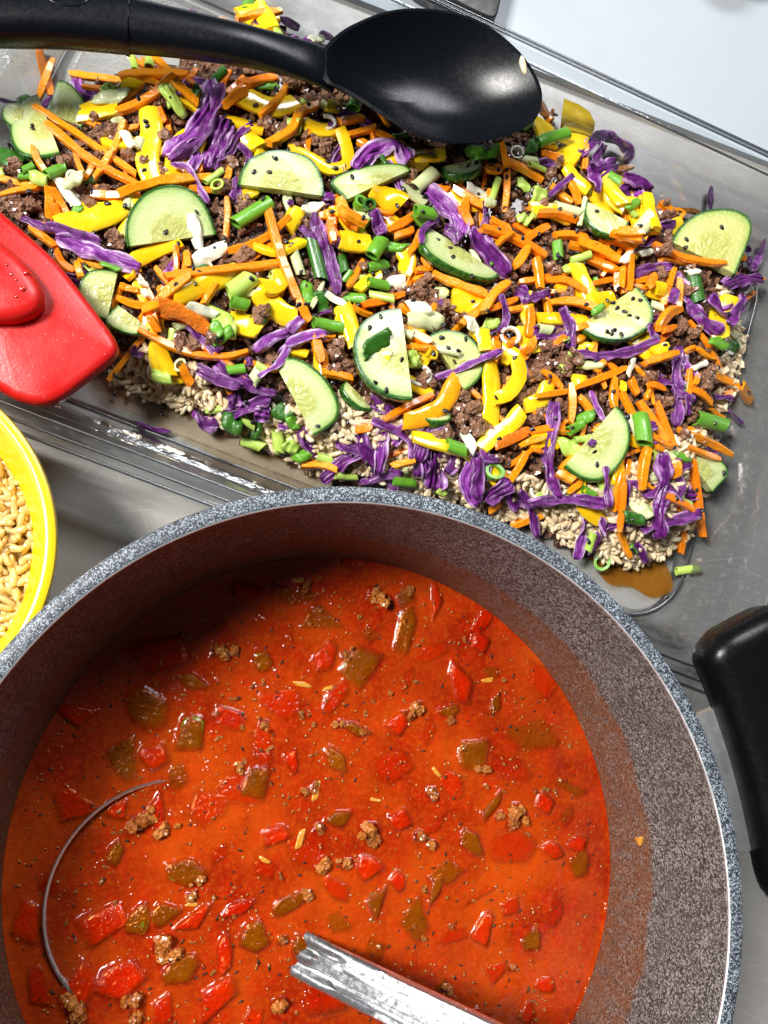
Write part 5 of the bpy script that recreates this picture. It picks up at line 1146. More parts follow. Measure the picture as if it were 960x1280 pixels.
# more pieces lying deeper, told apart only as soft patches of colour
qr = random.Random(5)
for i in range(70):
    for _ in range(60):
        a, r0 = qr.random() * 6.283, 11.2 * math.sqrt(qr.random()); x, y = PC[0] + r0 * math.cos(a), PC[1] + r0 * math.sin(a)
        if y > -20 and all(math.hypot(x - PC[0] - c_[0], y - PC[1] - c_[1]) > .5 * c_[2] + .55 for c_ in surf_ch): break
    else: continue
    red = qr.random() < .62; L_, W_ = qr.uniform(.8, 1.9), qr.uniform(.6, 1.1)
    soup_piece('tomato_chunk' if red else 'green_pepper_chunk', x, y, L_, W_, qr.uniform(0, 180), qr.choice([-.3, -.24, -.18, -.1, .0, .04]), MAT['soup_red' if red else 'soup_green'],
        ('reddish tomato piece half sunk' if red else 'olive pepper piece half sunk') + ' in the soup near ' + soup_near(x, y), 'half sunk tomato pieces in the soup' if red else 'half sunk pepper pieces in the soup', 'tomato chunk' if red else 'pepper chunk', .45, i + 100)
# minced meat lumps: lumpy meshes shared by all crumbs
def lumpy(seed, sub=2):
    V, F = ico(sub); out = []
    for v in V:
        d = 1 + .42 * nz(v, 1.7, seed) + .30 * nz(v, 3.6, seed + 9)
        out.append(v * d)
    return np.array(out) * np.array([1, .82, .7]), F
def cluster(seed):
    r = random.Random(seed); parts = []
    for q in range(9):
        V, F = ico(2); sc = r.uniform(.26, .5)
        V = np.array([v * (1 + .55 * nz(v, 1.6, seed * 9 + q) + .38 * nz(v, 3.6, seed + q) + .2 * nz(v, 7.0, seed + q)) for v in V]) * sc
        V = V @ rotm(r.random() * 6, r.random() * 6, r.random() * 6).T + np.array([r.gauss(0, .42), r.gauss(0, .34), r.gauss(0, .20)])
        parts.append((V, F))
    return join(parts)
LUMP = [cluster(s) for s in range(8)]
LUMP_ME = [mesh('beef_lump', V * .5, F, None, False) for V, F in LUMP]
SLUMP_ME = [m.copy() for m in LUMP_ME]
for m in LUMP_ME: m.materials.append(MAT['beef'])
for m in SLUMP_ME: m.materials.append(MAT['soup_meat'])
def in_bowl(x, y, lim=11.8): return math.hypot(x - PC[0], y - PC[1]) < lim
k = 0
for (x, y, r_) in SOUP_MEAT:
    o = obj('beef_crumb', SLUMP_ME[k % 8], None, None, (x, y, ZS + .02), (rnd.random() * 6, rnd.random() * 6, rnd.random() * 6), r_); k += 1
    tag(o, 'clump of minced beef floating in the soup near ' + soup_near(x, y), 'beef crumb', 'minced beef clumps floating in the soup')
    surf_ch.append((x - PC[0], y - PC[1], r_ * 1.0, r_ * .8, 0, .0, 3))
def far_from(x, y, lst, d): return all((x - q[0]) ** 2 + (y - q[1]) ** 2 > d * d for q in lst)
cnt = 0
for _ in range(700):
    a, rr0 = rnd.random() * 6.283, 11.6 * math.sqrt(rnd.random()); x, y = PC[0] + rr0 * math.cos(a), PC[1] + rr0 * math.sin(a)
    if y < -19.5 or cnt >= 200: continue
    if nz((x, y, 0), .35, 4) < -.12: continue
    r_ = rnd.uniform(.14, .34); cnt += 1
    o = obj('beef_crumb', SLUMP_ME[k % 8], None, None, (x, y, ZS + rnd.uniform(-.06, .03)), (rnd.random() * 6, rnd.random() * 6, rnd.random() * 6), r_); k += 1
    tag(o, 'single small crumb of minced beef in the soup near ' + soup_near(x, y), 'beef crumb', 'small minced beef beads in the soup')
for (x, y, L, a) in SOUP_GARLIC:
    V, F = chunk(L, L * .34, .16, int(L * 90)); o = obj('garlic_sliver', mesh('garlic_sliver', V, F), MAT['garlic'], None, (x, y, ZS - .02), (0, 0, math.radians(a)))
    tag(o, 'golden garlic sliver floating on the red soup', 'garlic', 'garlic slivers floating on the soup')
# herb flecks and tiny specks: nobody could count them
V0, F0 = ico(1); parts = []
for _ in range(420):
    a, r0 = rnd.random() * 6.283, 11.9 * math.sqrt(rnd.random()); x, y = r0 * math.cos(a), r0 * math.sin(a)
    if y < -11.5: continue
    s = rnd.uniform(.02, .05); el = rnd.uniform(1, 3.4)
    parts.append((V0 @ np.diag([s * el, s, s * .5]) @ rotm(rnd.uniform(-.3, .3), 0, rnd.random() * 6).T + np.array([x, y, .04]), F0))
V, F = join(parts); o = obj('herb_flecks', mesh('herb_flecks', V, F), MAT['herb'], soup); o['kind'] = 'stuff'
parts = []
for _ in range(1500):
    a, r0 = rnd.random() * 6.283, 11.9 * math.sqrt(rnd.random()); x, y = r0 * math.cos(a), r0 * math.sin(a)
    if y < -11.5 or nz((x, y, 2), .4, 5) < -.2: continue
    s = rnd.uniform(.02, .065)
    parts.append((V0 @ np.diag([s * rnd.uniform(1, 1.8), s, s * .8]) @ rotm(0, 0, rnd.random() * 6).T + np.array([x, y, .02]), F0))
V, F = join(parts); o = obj('beef_specks', mesh('beef_specks', V, F), MAT['soup_meat'], soup); o['kind'] = 'stuff'
# broth surface: one sheet, raised where pieces break it
X, Y = np.meshgrid(g, g, indexing='ij'); Rr = np.hypot(X, Y)
Z = np.zeros_like(X); THIN = np.zeros_like(X)
for (x, y, L, W, a, up, sd_) in surf_ch:      # thin film over each piece, thick broth between them
    dx, dy = X - x, Y - y; c_, s_ = math.cos(a), math.sin(a)
    near_ = np.hypot(dx, dy) < max(L, W); dx, dy = dx[near_], dy[near_]
    qx, qy = (dx * c_ + dy * s_) / (.5 * L), (dy * c_ - dx * s_) / (.5 * W); q = np.hypot(qx, qy) / out_r(np.arctan2(qy, qx), cut_outline(sd_))
    t = np.clip((1.12 - q) / .55, 0, 1); t = t * t * (3 - 2 * t)
    THIN[near_] = np.maximum(THIN[near_], t * (1.0 if up > 0 else max(.25, 1 + up * 2.6)))
    if up > -.06: Z[near_] = np.maximum(Z[near_], (max(up, 0) * 1.0 + .05) * t ** .7)
for i in range(n):
    for j in range(n):
        if Rr[i, j] < RS: Z[i, j] += .025 * nz((X[i, j], Y[i, j], 0), .7, 1) + .02 * nz((X[i, j], Y[i, j], 0), 2.1, 2)
edge = np.clip((Rr - (RS - .3)) / .3, 0, 1)
Z = Z * (1 - edge) + edge ** 2 * .07
ids = -np.ones((n, n), int); V = []; thin_v = []
for i in range(n):
    for j in range(n):
        if Rr[i, j] < RS + .15:
            k_ = min(1, (RS + .005) / max(Rr[i, j], 1e-6)); ids[i, j] = len(V); V.append((X[i, j] * k_, Y[i, j] * k_, Z[i, j])); thin_v.append(THIN[i, j])
F = [(ids[i, j], ids[i + 1, j], ids[i + 1, j + 1], ids[i, j + 1]) for i in range(n - 1) for j in range(n - 1) if min(ids[i, j], ids[i + 1, j], ids[i + 1, j + 1], ids[i, j + 1]) >= 0]
bme = mesh('broth', V, F); at_l = bme.attributes.new('thin', 'FLOAT', 'POINT'); at_l.data.foreach_set('value', thin_v)
obj('broth', bme, MAT['broth'], soup)
V, F = lathe([(.01, -.5), (4, -.5), (8, -.5), (rin(ZS - .5) - .005, -.5)][::-1], 96)
obj('broth_depth', mesh('broth_depth', V, F), MAT['broth_body'], soup)
# a scrap of carrot stuck to the pot wall
V, F = chunk(.75, .5, .22, 77); za = math.atan2(WALLBIT[1] - PC[1], WALLBIT[0] - PC[0])
o = obj('carrot_scrap', mesh('carrot_scrap', V, F), MAT['garlic'], None, (PC[0] + (rin(9.2) - .06) * math.cos(za), PC[1] + (rin(9.2) - .06) * math.sin(za), 9.2), (0, -1.42, za))
tag(o, 'small orange scrap stuck to the inside wall of the pot above the soup', 'vegetable scrap')

# ------------------------------------------------------------------ ladle
LC = np.array([-1.62, -9.15]); LR = 4.5
ladle = empty('ladle', (LC[0], LC[1], ZS)); tag(ladle, 'stainless steel ladle lying in the soup with its ridged handle rising', 'ladle')
hd = np.array([math.cos(math.radians(-19)), math.sin(math.radians(-19))])
prof = []
for t in np.linspace(0, math.pi / 2, 14): prof.append((LR * math.sin(t) + .001, -LR * .72 * math.cos(t)))
prof += [(LR + .09, .03), (LR + .06, .09), (LR - .03, .05)]
for t in np.linspace(math.pi / 2, 0, 14): prof.append(((LR - .07) * math.sin(t) + .001, -(LR * .72 - .08) * math.cos(t)))
V, F = lathe(prof, 72)
tilt = math.radians(11.0); az = math.radians(-19)
Rl = rotm(0, 0, az) @ rotm(0, tilt, 0) @ rotm(0, 0, -az)
V = V @ Rl.T + np.array([0, 0, -.40])
obj('bowl', mesh('bowl', V, F, None, True, 50), MAT['ladle'], ladle)
# handle: pressed strip with two grooves
A = np.array([2.4, -10.8, ZS - 1.1]); B = np.array([3.65, -11.38, ZS + .02]); C_ = np.array(LADLE_C); D = C_ + (C_ - B) * .9
P = spline([A, B, B * .4 + C_ * .6, C_, D], 26)
gro = [(-1, -.2), (-1, .35), (-.86, .8), (-.62, .8), (-.46, .1), (-.30, .1), (-.16, 1), (.16, 1), (.30, .1), (.46, .1), (.62, .8), (.86, .8), (1, .35), (1, -.2), (.9, -.5), (-.9, -.5)]
V, F, uv = sweep(P, gro[::-1], np.linspace(1.66, 1.9, 26), np.interp(np.arange(26), [0, 3, 9, 25], [.2, .25, .66, .7]))
obj('ladle_handle', mesh('ladle_handle', V - np.array([LC[0], LC[1], ZS]), F, None, True, 50), MAT['ladle'], ladle)

# ------------------------------------------------------------------ clear tray
tray = empty('clear_tray', tw(1.3, 21.4)); tag(tray, 'large clear plastic serving tray holding the salad on rice', 'tray')
def rrect(u0, u1, v0, v1, r, nseg=10):
    pts = []
    for (cu, cv, a0) in ((u1 - r, v1 - r, 0), (u0 + r, v1 - r, 90), (u0 + r, v0 + r, 180), (u1 - r, v0 + r, 270)):
        for i in range(nseg + 1):
            a = math.radians(a0 + 90 * i / nseg); pts.append((cu + r * math.cos(a), cv + r * math.sin(a)))
    return pts
FL = (-18.4, 21.2, 10.0, 32.9)
levels = [(0.0, .30, 2.0), (.15, .22, 2.1), (.45, .22, 2.3), (.65, .42, 2.4), (.85, 1.0, 2.5), (1.5, 2.3, 2.8), (1.75, 2.38, 2.9), (2.15, 3.5, 3.1), (2.35, 3.72, 3.2), (2.42, 3.98, 3.2), (2.55, 4.02, 3.3), (2.8, 3.98, 3.3), (3.35, 3.98, 3.4), (3.50, 3.92, 3.5)]
loops = []
for off, z, r in levels:
    u0, u1, v0, v1 = FL[0] - off * 1.35, FL[1] + off * 1.5, FL[2] - off, FL[3] + off
    loops.append([tw(u, v, z) for u, v in rrect(u0, u1, max(v0, 6.55), v1, r)])
m = len(loops[0]); V = [p for l in loops for p in l]; F = []
F.append(tuple(range(m)))
nl = 3
for k in range(len(loops) - 1):
    for i in range(m):
        F.append((k * m + i, k * m + (i + 1) % m, (k + 1) * m + (i + 1) % m, (k + 1) * m + i))
def under(par, name, V, F, mat, sharp=None, uv=None):
    c = np.array(par.location) / S
    return obj(name, mesh(name, np.array(V) - c, F, uv, True, sharp), mat, par)
F = [tuple(reversed(f)) for f in F]
cut = 1 + 4 * m
def sub(F, lo, hi): return [f for f in F if lo <= min(f) and max(f) < hi]
under(tray, 'floor', V[:3 * m], [f for f in F if max(f) < 3 * m], MAT['clear'], 30)
under(tray, 'wall', V, [f for f in F if min(f) >= 2 * m and max(f) < 10 * m], MAT['clear_wall'], 30)
under(tray, 'flange', V, [f for f in F if min(f) >= 9 * m], MAT['clear'], 30)
def bead(name, off, z, rad, mat, vmin):
    u0, u1, v0, v1 = FL[0] - off * 1.35, FL[1] + off * 1.5, FL[2] - off, FL[3] + off
    L_ = [tw(u, v, z) for u, v in rrect(u0, u1, max(v0, vmin), v1, 3.5)]; L_ = np.array(L_)
    V, F = [], []; k = 6; n_ = len(L_); c = L_.mean(0)
    T = np.roll(L_, -1, 0) - np.roll(L_, 1, 0); T /= np.linalg.norm(T, axis=1)[:, None]
    for i in range(n_):
        sd = np.array([T[i][1], -T[i][0], 0])
        for j in range(k):
            a = 2 * math.pi * j / k; V.append(L_[i] + sd * rad * math.cos(a) + np.array([0, 0, 1]) * rad * math.sin(a))
    for i in range(n_):
        for j in range(k):
            F.append((i * k + j, ((i + 1) % n_) * k + j, ((i + 1) % n_) * k + (j + 1) % k, i * k + (j + 1) % k))
    return under(tray, name, V, F, mat)
bead('lip', 3.98, 3.92, .09, MAT['clear_edge'], 6.5)
bead('lip', 3.68, 3.99, .07, MAT['clear_edge'], 6.95)
bead('inner_ridge', 2.5, 4.05, .07, MAT['clear_edge'], 7.3)
bead('floor_ridge', .55, .36, .07, MAT['clear_edge'], 7.3)
# meat juice lying in the tray corner and along its near edge
def puddle(pts, z, jm, label):
    P_ = spline(np.array(pts + [pts[0]], float), 60)[:-1]; c = P_.mean(0)
    V = [(c[0], c[1], z + .05)] + [(c[0] + (p[0] - c[0]) * .85, c[1] + (p[1] - c[1]) * .85, z + .045) for p in P_] + [(p[0], p[1], z) for p in P_]
    k = len(P_); F = [(0, 1 + i, 1 + (i + 1) % k) for i in range(k)] + [(1 + i, 1 + k + i, 1 + k + (i + 1) % k, 1 + (i + 1) % k) for i in range(k)]
    o = centred('juice_puddle', V, F, jm); tag(o, label, 'juice puddle')
puddle(JUICE[0], .34, MAT['juice_amber'], 'small amber juice puddle pooled in the tray corner by the pot')
puddle(JUICE[1], .34, MAT['juice'], 'thin brownish juice film along the tray edge beside the rice')

# ------------------------------------------------------------------ salad bed
GX0, GY0, RES = -18.0, -4.0, .12
GW, GH = int(54 / RES), int(50 / RES)
gx = GX0 + np.arange(GW) * RES; gy = GY0 + np.arange(GH) * RES
GXX, GYY = np.meshgrid(gx, gy, indexing='ij')
HM = base_h(np.c_[GXX.ravel(), GYY.ravel()]).reshape(GW, GH)
def gi(p):
    p = np.atleast_2d(p); i = np.clip(((p[:, 0] - GX0) / RES).round().astype(int), 0, GW - 1); j = np.clip(((p[:, 1] - GY0) / RES).round().astype(int), 0, GH - 1)
    return i, j
def h_at(p): i, j = gi(p); return HM[i, j]
BASE = HM.copy()
def raise_to(p, z):
    i, j = gi(p); np.maximum.at(HM, (i, j), z)

# dark moist base under everything
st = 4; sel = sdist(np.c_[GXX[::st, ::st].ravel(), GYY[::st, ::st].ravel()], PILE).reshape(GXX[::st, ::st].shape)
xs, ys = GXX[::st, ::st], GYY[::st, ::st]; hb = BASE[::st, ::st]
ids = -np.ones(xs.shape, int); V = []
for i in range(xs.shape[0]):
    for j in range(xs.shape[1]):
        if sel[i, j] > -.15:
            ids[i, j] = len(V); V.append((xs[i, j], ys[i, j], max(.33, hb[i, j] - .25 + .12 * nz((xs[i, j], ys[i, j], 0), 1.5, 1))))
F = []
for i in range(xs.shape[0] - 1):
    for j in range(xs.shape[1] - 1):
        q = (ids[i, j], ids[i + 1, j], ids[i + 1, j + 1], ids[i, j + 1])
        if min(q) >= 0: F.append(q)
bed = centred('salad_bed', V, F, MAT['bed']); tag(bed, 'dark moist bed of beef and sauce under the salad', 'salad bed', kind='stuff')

def in_rice(p):
    return np.max([sdist(p, np.array(z)) for z in RICE_ZONES], axis=0)
# minced beef: fine crumbs as one mass
Vs, Fs = ico(1); parts = []
lo, hi = PILE.min(0), PILE.max(0)
cand = lo + npr.rand(14000, 2) * (hi - lo)
d = sdist(cand, PILE); dr = in_rice(cand); cand = cand[(d > .35) & (dr < .4) & (npr.rand(len(d)) < np.clip(d / 2.0, .35, 1))]
jit = [np.array([v * (1 + .8 * nz(v, 1.5, s) + .6 * nz(v, 3.4, s + 2)) for v in Vs]) * np.array([1.35, 1, .8]) for s in range(16)]
for i, p in enumerate(cand[:6000]):
    s = rnd.uniform(.09, .25); z = BASE[gi(p)][0] - .2 + rnd.random() ** 2 * .32
    parts.append((jit[i % 16] @ (rotm(rnd.random() * 6, rnd.random() * 6, rnd.random() * 6).T * s) + np.array([p[0], p[1], z]), Fs))
V, F = join(parts); o = centred('minced_beef', V, F, MAT['beef'], smooth=False); tag(o, 'fine crumbs of browned minced beef filling the salad between the vegetables', 'minced beef', kind='stuff')
HM += .10 * (sdist(np.c_[GXX.ravel(), GYY.ravel()], PILE).reshape(GW, GH) > 0)
for i, (x, y) in enumerate(BEEF):
    s = rnd.uniform(.95, 1.5); z = h_at((x, y))[0] - .02
    o = obj('beef_lump', LUMP_ME[i % 8], None, None, (x, y, z), (rnd.random() * 6, rnd.random() * 6, rnd.random() * 6), s)
    tag(o, 'lump of browned minced beef near ' + near(x, y), 'beef lump', 'large minced beef lumps in the salad')
    a = np.linspace(0, 6.28, 12)[:, None]
    raise_to(np.array([x, y]) + .25 * s * np.c_[np.cos(a), np.sin(a)], z + .10 * s)

# rice grains
def grain_mesh(seed):
    n_, m_ = 6, 7; L = .45 * (1 + .15 * nz((seed, 0, 0), 1.3)); bend = .07 * nz((seed, 3, 1), 1.7); V, F = [], []
    V.append((-L, 0, 0))
    for i in range(1, n_):
        t = -1 + 2 * i / n_; r = (.145 + .03 * nz((seed, t, 0), 1.1)) * (1 - abs(t) ** 2.4) ** .5
        for j in range(m_):
            a = 2 * math.pi * j / m_; V.append((t * L, bend * (1 - t * t) * 2 + r * math.cos(a) * (1 + .30 * nz((i, j, seed), .9)), r * .85 * math.sin(a)))
    V.append((L, 0, 0)); e = len(V) - 1
    rid = lambda i, j: 1 + (i - 1) * m_ + j % m_
    for j in range(m_): F.append((0, rid(1, j + 1), rid(1, j))); F.append((e, rid(n_ - 1, j), rid(n_ - 1, j + 1)))
    for i in range(1, n_ - 1):
        for j in range(m_): F.append((rid(i, j), rid(i, j + 1), rid(i + 1, j + 1), rid(i + 1, j)))
    return np.array(V), F
GR = [grain_mesh(s + 1) for s in range(6)]
def grain_me(mat):
    out = []
    for V, F in GR:
        m_ = mesh('rice_grain', V, F); m_.materials.append(mat); out.append(m_)
    return out
GT, GB = grain_me(MAT['rice_tray']), grain_me(MAT['rice'])
parts = []; top = []
for zi, zone in enumerate(RICE_ZONES):
    zone = np.array(zone); lo, hi = zone.min(0), zone.max(0)
    area_ = np.prod(hi - lo); cand = lo + npr.rand(int(area_ * 22), 2) * (hi - lo)
    d = sdist(cand, zone); cand = cand[d > .12]
    for i, p in enumerate(cand):
        layer = rnd.random(); z = BASE[gi(p)][0] - .12 + layer * .42
        top.append((layer, p, z))
top.sort(key=lambda t: -t[0])
ntop = 150
for i, (layer, p, z) in enumerate(top):
    R3 = (rnd.gauss(0, .35), rnd.gauss(0, .35), rnd.random() * 6.28)
    if i < ntop:
        o = obj('rice_grain', GT[i % 6], None, None, (p[0], p[1], z), R3, rnd.uniform(.85, 1.15)); tag(o, 'cooked rice grain at the salad edge near ' + near(p[0], p[1]), 'rice grain', 'loose rice grains around the salad')
    else:
        V, F = GR[i % 6]; parts.append((V @ rotm(*R3).T + np.array([p[0], p[1], z]), F))
    raise_to(p, z + .05)
for zone in RICE_ZONES:      # a closed cream layer under the grains
    zone = np.array(zone); lo, hi = zone.min(0), zone.max(0); xs_ = np.arange(lo[0] - .2, hi[0] + .4, .3); ys_ = np.arange(lo[1] - .2, hi[1] + .4, .3); idm = {}; V = []; F = []
    XX, YY = np.meshgrid(xs_, ys_, indexing='ij'); dd_ = sdist(np.c_[XX.ravel(), YY.ravel()], zone).reshape(XX.shape)
    for a_ in range(len(xs_)):
        for b_ in range(len(ys_)):
            if dd_[a_, b_] > .15:
                idm[a_, b_] = len(V); q = (XX[a_, b_], YY[a_, b_]); V.append((*q, max(.34, BASE[gi(q)][0] - .13 + .10 * nz((*q, 0), 2.4, 3))))
    for (a_, b_) in idm:
        if all(k_ in idm for k_ in ((a_ + 1, b_), (a_ + 1, b_ + 1), (a_, b_ + 1))): F.append((idm[a_, b_], idm[a_ + 1, b_], idm[a_ + 1, b_ + 1], idm[a_, b_ + 1]))
    if F: parts.append((np.array(V), F))
V, F = join(parts); o = centred('tray_rice', V, F, MAT['rice_tray']); tag(o, 'mass of cooked rice under the edge of the salad in the tray', 'rice', kind='stuff')

# ------------------------------------------------------------------ salad pieces, laid one on another
def rest_line(P2, w, h, maxup=1.5, sink=.06, slope=.30):
    n_ = len(P2); T = np.gradient(P2, axis=0); T /= np.linalg.norm(T, axis=1)[:, None] + 1e-9; Sd = np.c_[-T[:, 1], T[:, 0]]
    s = np.r_[0, np.cumsum(np.linalg.norm(np.diff(P2, axis=0), axis=1))]
    hs = np.max([h_at(P2 + Sd * w * k_) for k_ in (-.35, 0, .35)], axis=0)
    b_, a_ = np.polyfit(s, hs, 1) if s[-1] > .3 else (0, hs.mean())
    b_ = max(-slope, min(slope, b_)); res = hs - b_ * s
    a_ = np.percentile(res, 70) - sink
    z = a_ + b_ * s + h / 2
    cap = BASE[gi(P2)] + maxup; z = z - max(0, np.min(z - cap))
    z = np.maximum(z, .30 + h * .5)
    # let long pieces sag a little into hollows
    z = z - .25 * np.clip((z - h / 2) - hs, 0, .35)
    q = np.arange(0, s[-1] + .06, .07); D = np.c_[np.interp(q, s, P2[:, 0]), np.interp(q, s, P2[:, 1])]; Dn = np.c_[np.interp(q, s, Sd[:, 0]), np.interp(q, s, Sd[:, 1])]; Dz = np.interp(q, s, z)
    for k_ in np.linspace(-.45, .45, max(3, int(w / .08) + 2)):
        raise_to(D + Dn * w * k_, Dz + h * .45)
    return z
def resample2(pts, per=.22, nmin=8):
    pts = np.array(pts, float).reshape(-1, 2); L = np.linalg.norm(np.diff(pts, axis=0), axis=1).sum()
    return spline(pts, max(nmin, int(L / per))), L

CH = [(-.78, -1), (.78, -1), (1, -.74), (1, .74), (.78, 1), (-.78, 1), (-1, .74), (-1, -.74)]
def make_carrot(i, e):
    t, w, pts = e; w *= .93; P2, L = resample2(pts, .35, 7); h = min(w * .72, .42) if not t else w * .4
    z = rest_line(P2, w, h); P3 = np.c_[P2, z]
    n_ = len(P3); s = np.linspace(0, 1, n_)
    bow = rnd.gauss(0, .035) * L * np.sin(s * math.pi); cd = P2[-1] - P2[0]; cd = np.array([-cd[1], cd[0]]) / (np.linalg.norm(cd) + 1e-6); P3[:, :2] += bow[:, None] * cd; P3[:, 2] += .06 * np.sin(s * math.pi + rnd.random() * 3)
    wv = w * (.92 + .22 * np.array([nz((q[0], q[1], 0), 1.2, i) for q in P3])) * (.62 + .38 * np.clip(np.minimum(s, 1 - s) * rnd.uniform(2.5, 7) + rnd.uniform(.0, .6), 0, 1))
    tw_ = np.full(n_, rnd.gauss(0, .30)) + rnd.gauss(0, .25) * (s - .5)
    V, F, uv = sweep(P3, CH, wv, h, tw_, rnd.uniform(-.7, .7), rnd.uniform(-.7, .7))
    o = centred('carrot_stick', V, F, MAT['carrot_glazed' if t else 'carrot'], uv=uv, sharp=38)
    bend = 0
    if len(pts) > 4:
        p = np.array(pts).reshape(-1, 2); c = p[-1] - p[0]; c /= np.linalg.norm(c); bend = np.max(np.abs((p - p[0]) @ np.array([-c[1], c[0]]))) / L
    at_ = near(*P2.mean(0))
    if t: tag(o, 'broad glazed carrot piece near ' + at_, 'carrot', 'broad glazed carrot pieces')
    elif L > 3.4: tag(o, ('long curved' if bend > .05 else 'long straight') + ' orange carrot stick near ' + at_, 'carrot', 'long carrot sticks in the salad')
    elif L > 1.8: tag(o, ('medium bent' if bend > .05 else 'medium straight') + ' orange carrot stick near ' + at_, 'carrot', 'medium carrot sticks in the salad')
    else: tag(o, 'short stubby orange carrot stick near ' + at_, 'carrot', 'short carrot sticks in the salad')

PP = [(-.96, -.85), (0, -.62), (.96, -.85), (1, .35), (.9, .72), (.45, .98), (0, 1.02), (-.45, .98), (-.9, .72), (-1, .35)]
def make_pepper(i, e):
    t, w, pts = e; w *= 1.25; P2, L = resample2(pts, .3, 9); h = min(.42, .22 + w * .12)
    z = rest_line(P2, w, h, 1.6); P3 = np.c_[P2, z]; n_ = len(P3); s = np.linspace(0, 1, n_)
    wv = w * (.97 + .16 * np.array([nz((q[0], q[1], 0), .9, i) for q in P3])) * (.85 + .15 * np.clip(np.minimum(s, 1 - s) * 7, 0, 1))
    tw_ = rnd.gauss(0, .28) + rnd.gauss(0, .4) * (s - .5)
    V, F, uv = sweep(P3, PP, wv, h, tw_, rnd.uniform(-.6, .6), rnd.uniform(-.6, .6))
    o = centred('pepper_strip', V, F, MAT['pepper_amber' if t == 'o' else 'pepper'], uv=uv, sharp=42)
    p = np.array(pts).reshape(-1, 2); c = p[-1] - p[0]; c /= np.linalg.norm(c) + 1e-6; bend = np.max(np.abs((p - p[0]) @ np.array([-c[1], c[0]]))) / L
    at_ = near(*P2.mean(0))
    if t == 'o': tag(o, 'amber curved pepper strip with an orange tint beside the cabbage tuft', 'pepper strip')
    elif bend > .14: tag(o, 'strongly curled yellow pepper strip near ' + at_, 'pepper strip', 'curled yellow pepper strips')
    elif w > 2.4 * .4 * 2: tag(o, 'broad flat yellow pepper piece near ' + at_, 'pepper strip', 'broad yellow pepper pieces')
    elif L > 2.6: tag(o, 'long yellow pepper strip near ' + at_, 'pepper strip', 'long yellow pepper strips')
    else: tag(o, 'short yellow pepper strip near ' + at_, 'pepper strip', 'short yellow pepper strips')

def make_cabbage(i, e):
    t, w, pts = e; w *= 1.3; P2, L = resample2(pts, .18, 12); h = .12
    z = rest_line(P2, w * .8, .16, 1.7, .04, .45); P3 = np.c_[P2, z + .06]
    n_, m_ = len(P3), (15 if w > .8 else 9); s = np.linspace(0, 1, n_)
    T, Sd, U = frames(P3, .35 * np.sin(s * rnd.uniform(3, 8) + rnd.random() * 6) + rnd.gauss(0, .2))
    taper = np.clip(np.minimum(s, 1 - s) * rnd.uniform(4, 8) + rnd.uniform(.35, .8), 0, 1)
    ph, fr = rnd.random() * 6, rnd.uniform(3.0, 5.0)
    top, bot, uv = [], [], []
    arch = rnd.uniform(-.25, .35)
    for a in range(n_):
        for c in range(m_):
            q = -1 + 2 * c / (m_ - 1); ww = w / 2 * taper[a]
            sl = s[a] * L
            ruf = .16 * w * abs(q) * math.sin(sl * fr + ph + q * 1.3) + .13 * w * nz((sl, q * 1.2, i), 1.6, i) + (.085 * w * math.sin(q * (11 if w > .8 else 6) + sl * 1.3 + ph) + .05 * w * nz((sl * 2.2, q * 3, i), 1.5, i + 2))
            lat = ww * q * .90 + .12 * w * nz((sl, q, i + .5), 1.4, i)
            p = P3[a] + Sd[a] * lat + U[a] * (ruf + arch * w * (1 - q * q) * .6)
            th = .025 + .035 * (1 - abs(q))
            top.append(p + U[a] * th); bot.append(p - U[a] * th); uv.append((s[a], (q + 1) / 2))
    V = np.array(top + bot); uv = np.array(uv + uv); k_ = n_ * m_; F = []
    for a in range(n_ - 1):
        for c in range(m_ - 1):
            q0 = a * m_ + c; F.append((q0, q0 + m_, q0 + m_ + 1, q0 + 1)); F.append((k_ + q0, k_ + q0 + 1, k_ + q0 + m_ + 1, k_ + q0 + m_))
    for a in range(n_ - 1):
        for c in (0, m_ - 1):
            q0 = a * m_ + c; f_ = (q0, q0 + k_, q0 + m_ + k_, q0 + m_); F.append(f_ if c == 0 else f_[::-1])
    for c in range(m_ - 1):
        for a in (0, n_ - 1):
            q0 = a * m_ + c; f_ = (q0, q0 + 1, q0 + 1 + k_, q0 + k_); F.append(f_ if a == 0 else f_[::-1])
    F = [tuple(reversed(f_)) for f_ in F]
    o = centred('cabbage_shred', V, F, MAT['cabbage_light' if t else 'cabbage'], uv=uv)
    at_ = near(*P2.mean(0))
    if t: tag(o, 'pale violet cabbage shred near ' + at_, 'cabbage shred', 'pale red cabbage shreds')
    elif w > .75: tag(o, 'wide crinkled purple cabbage shred near ' + at_, 'cabbage shred', 'wide purple cabbage shreds')
    elif L > 2.4: tag(o, 'long narrow purple cabbage shred near ' + at_, 'cabbage shred', 'long purple cabbage shreds')
    else: tag(o, 'short narrow purple cabbage shred near ' + at_, 'cabbage shred', 'short purple cabbage shreds')

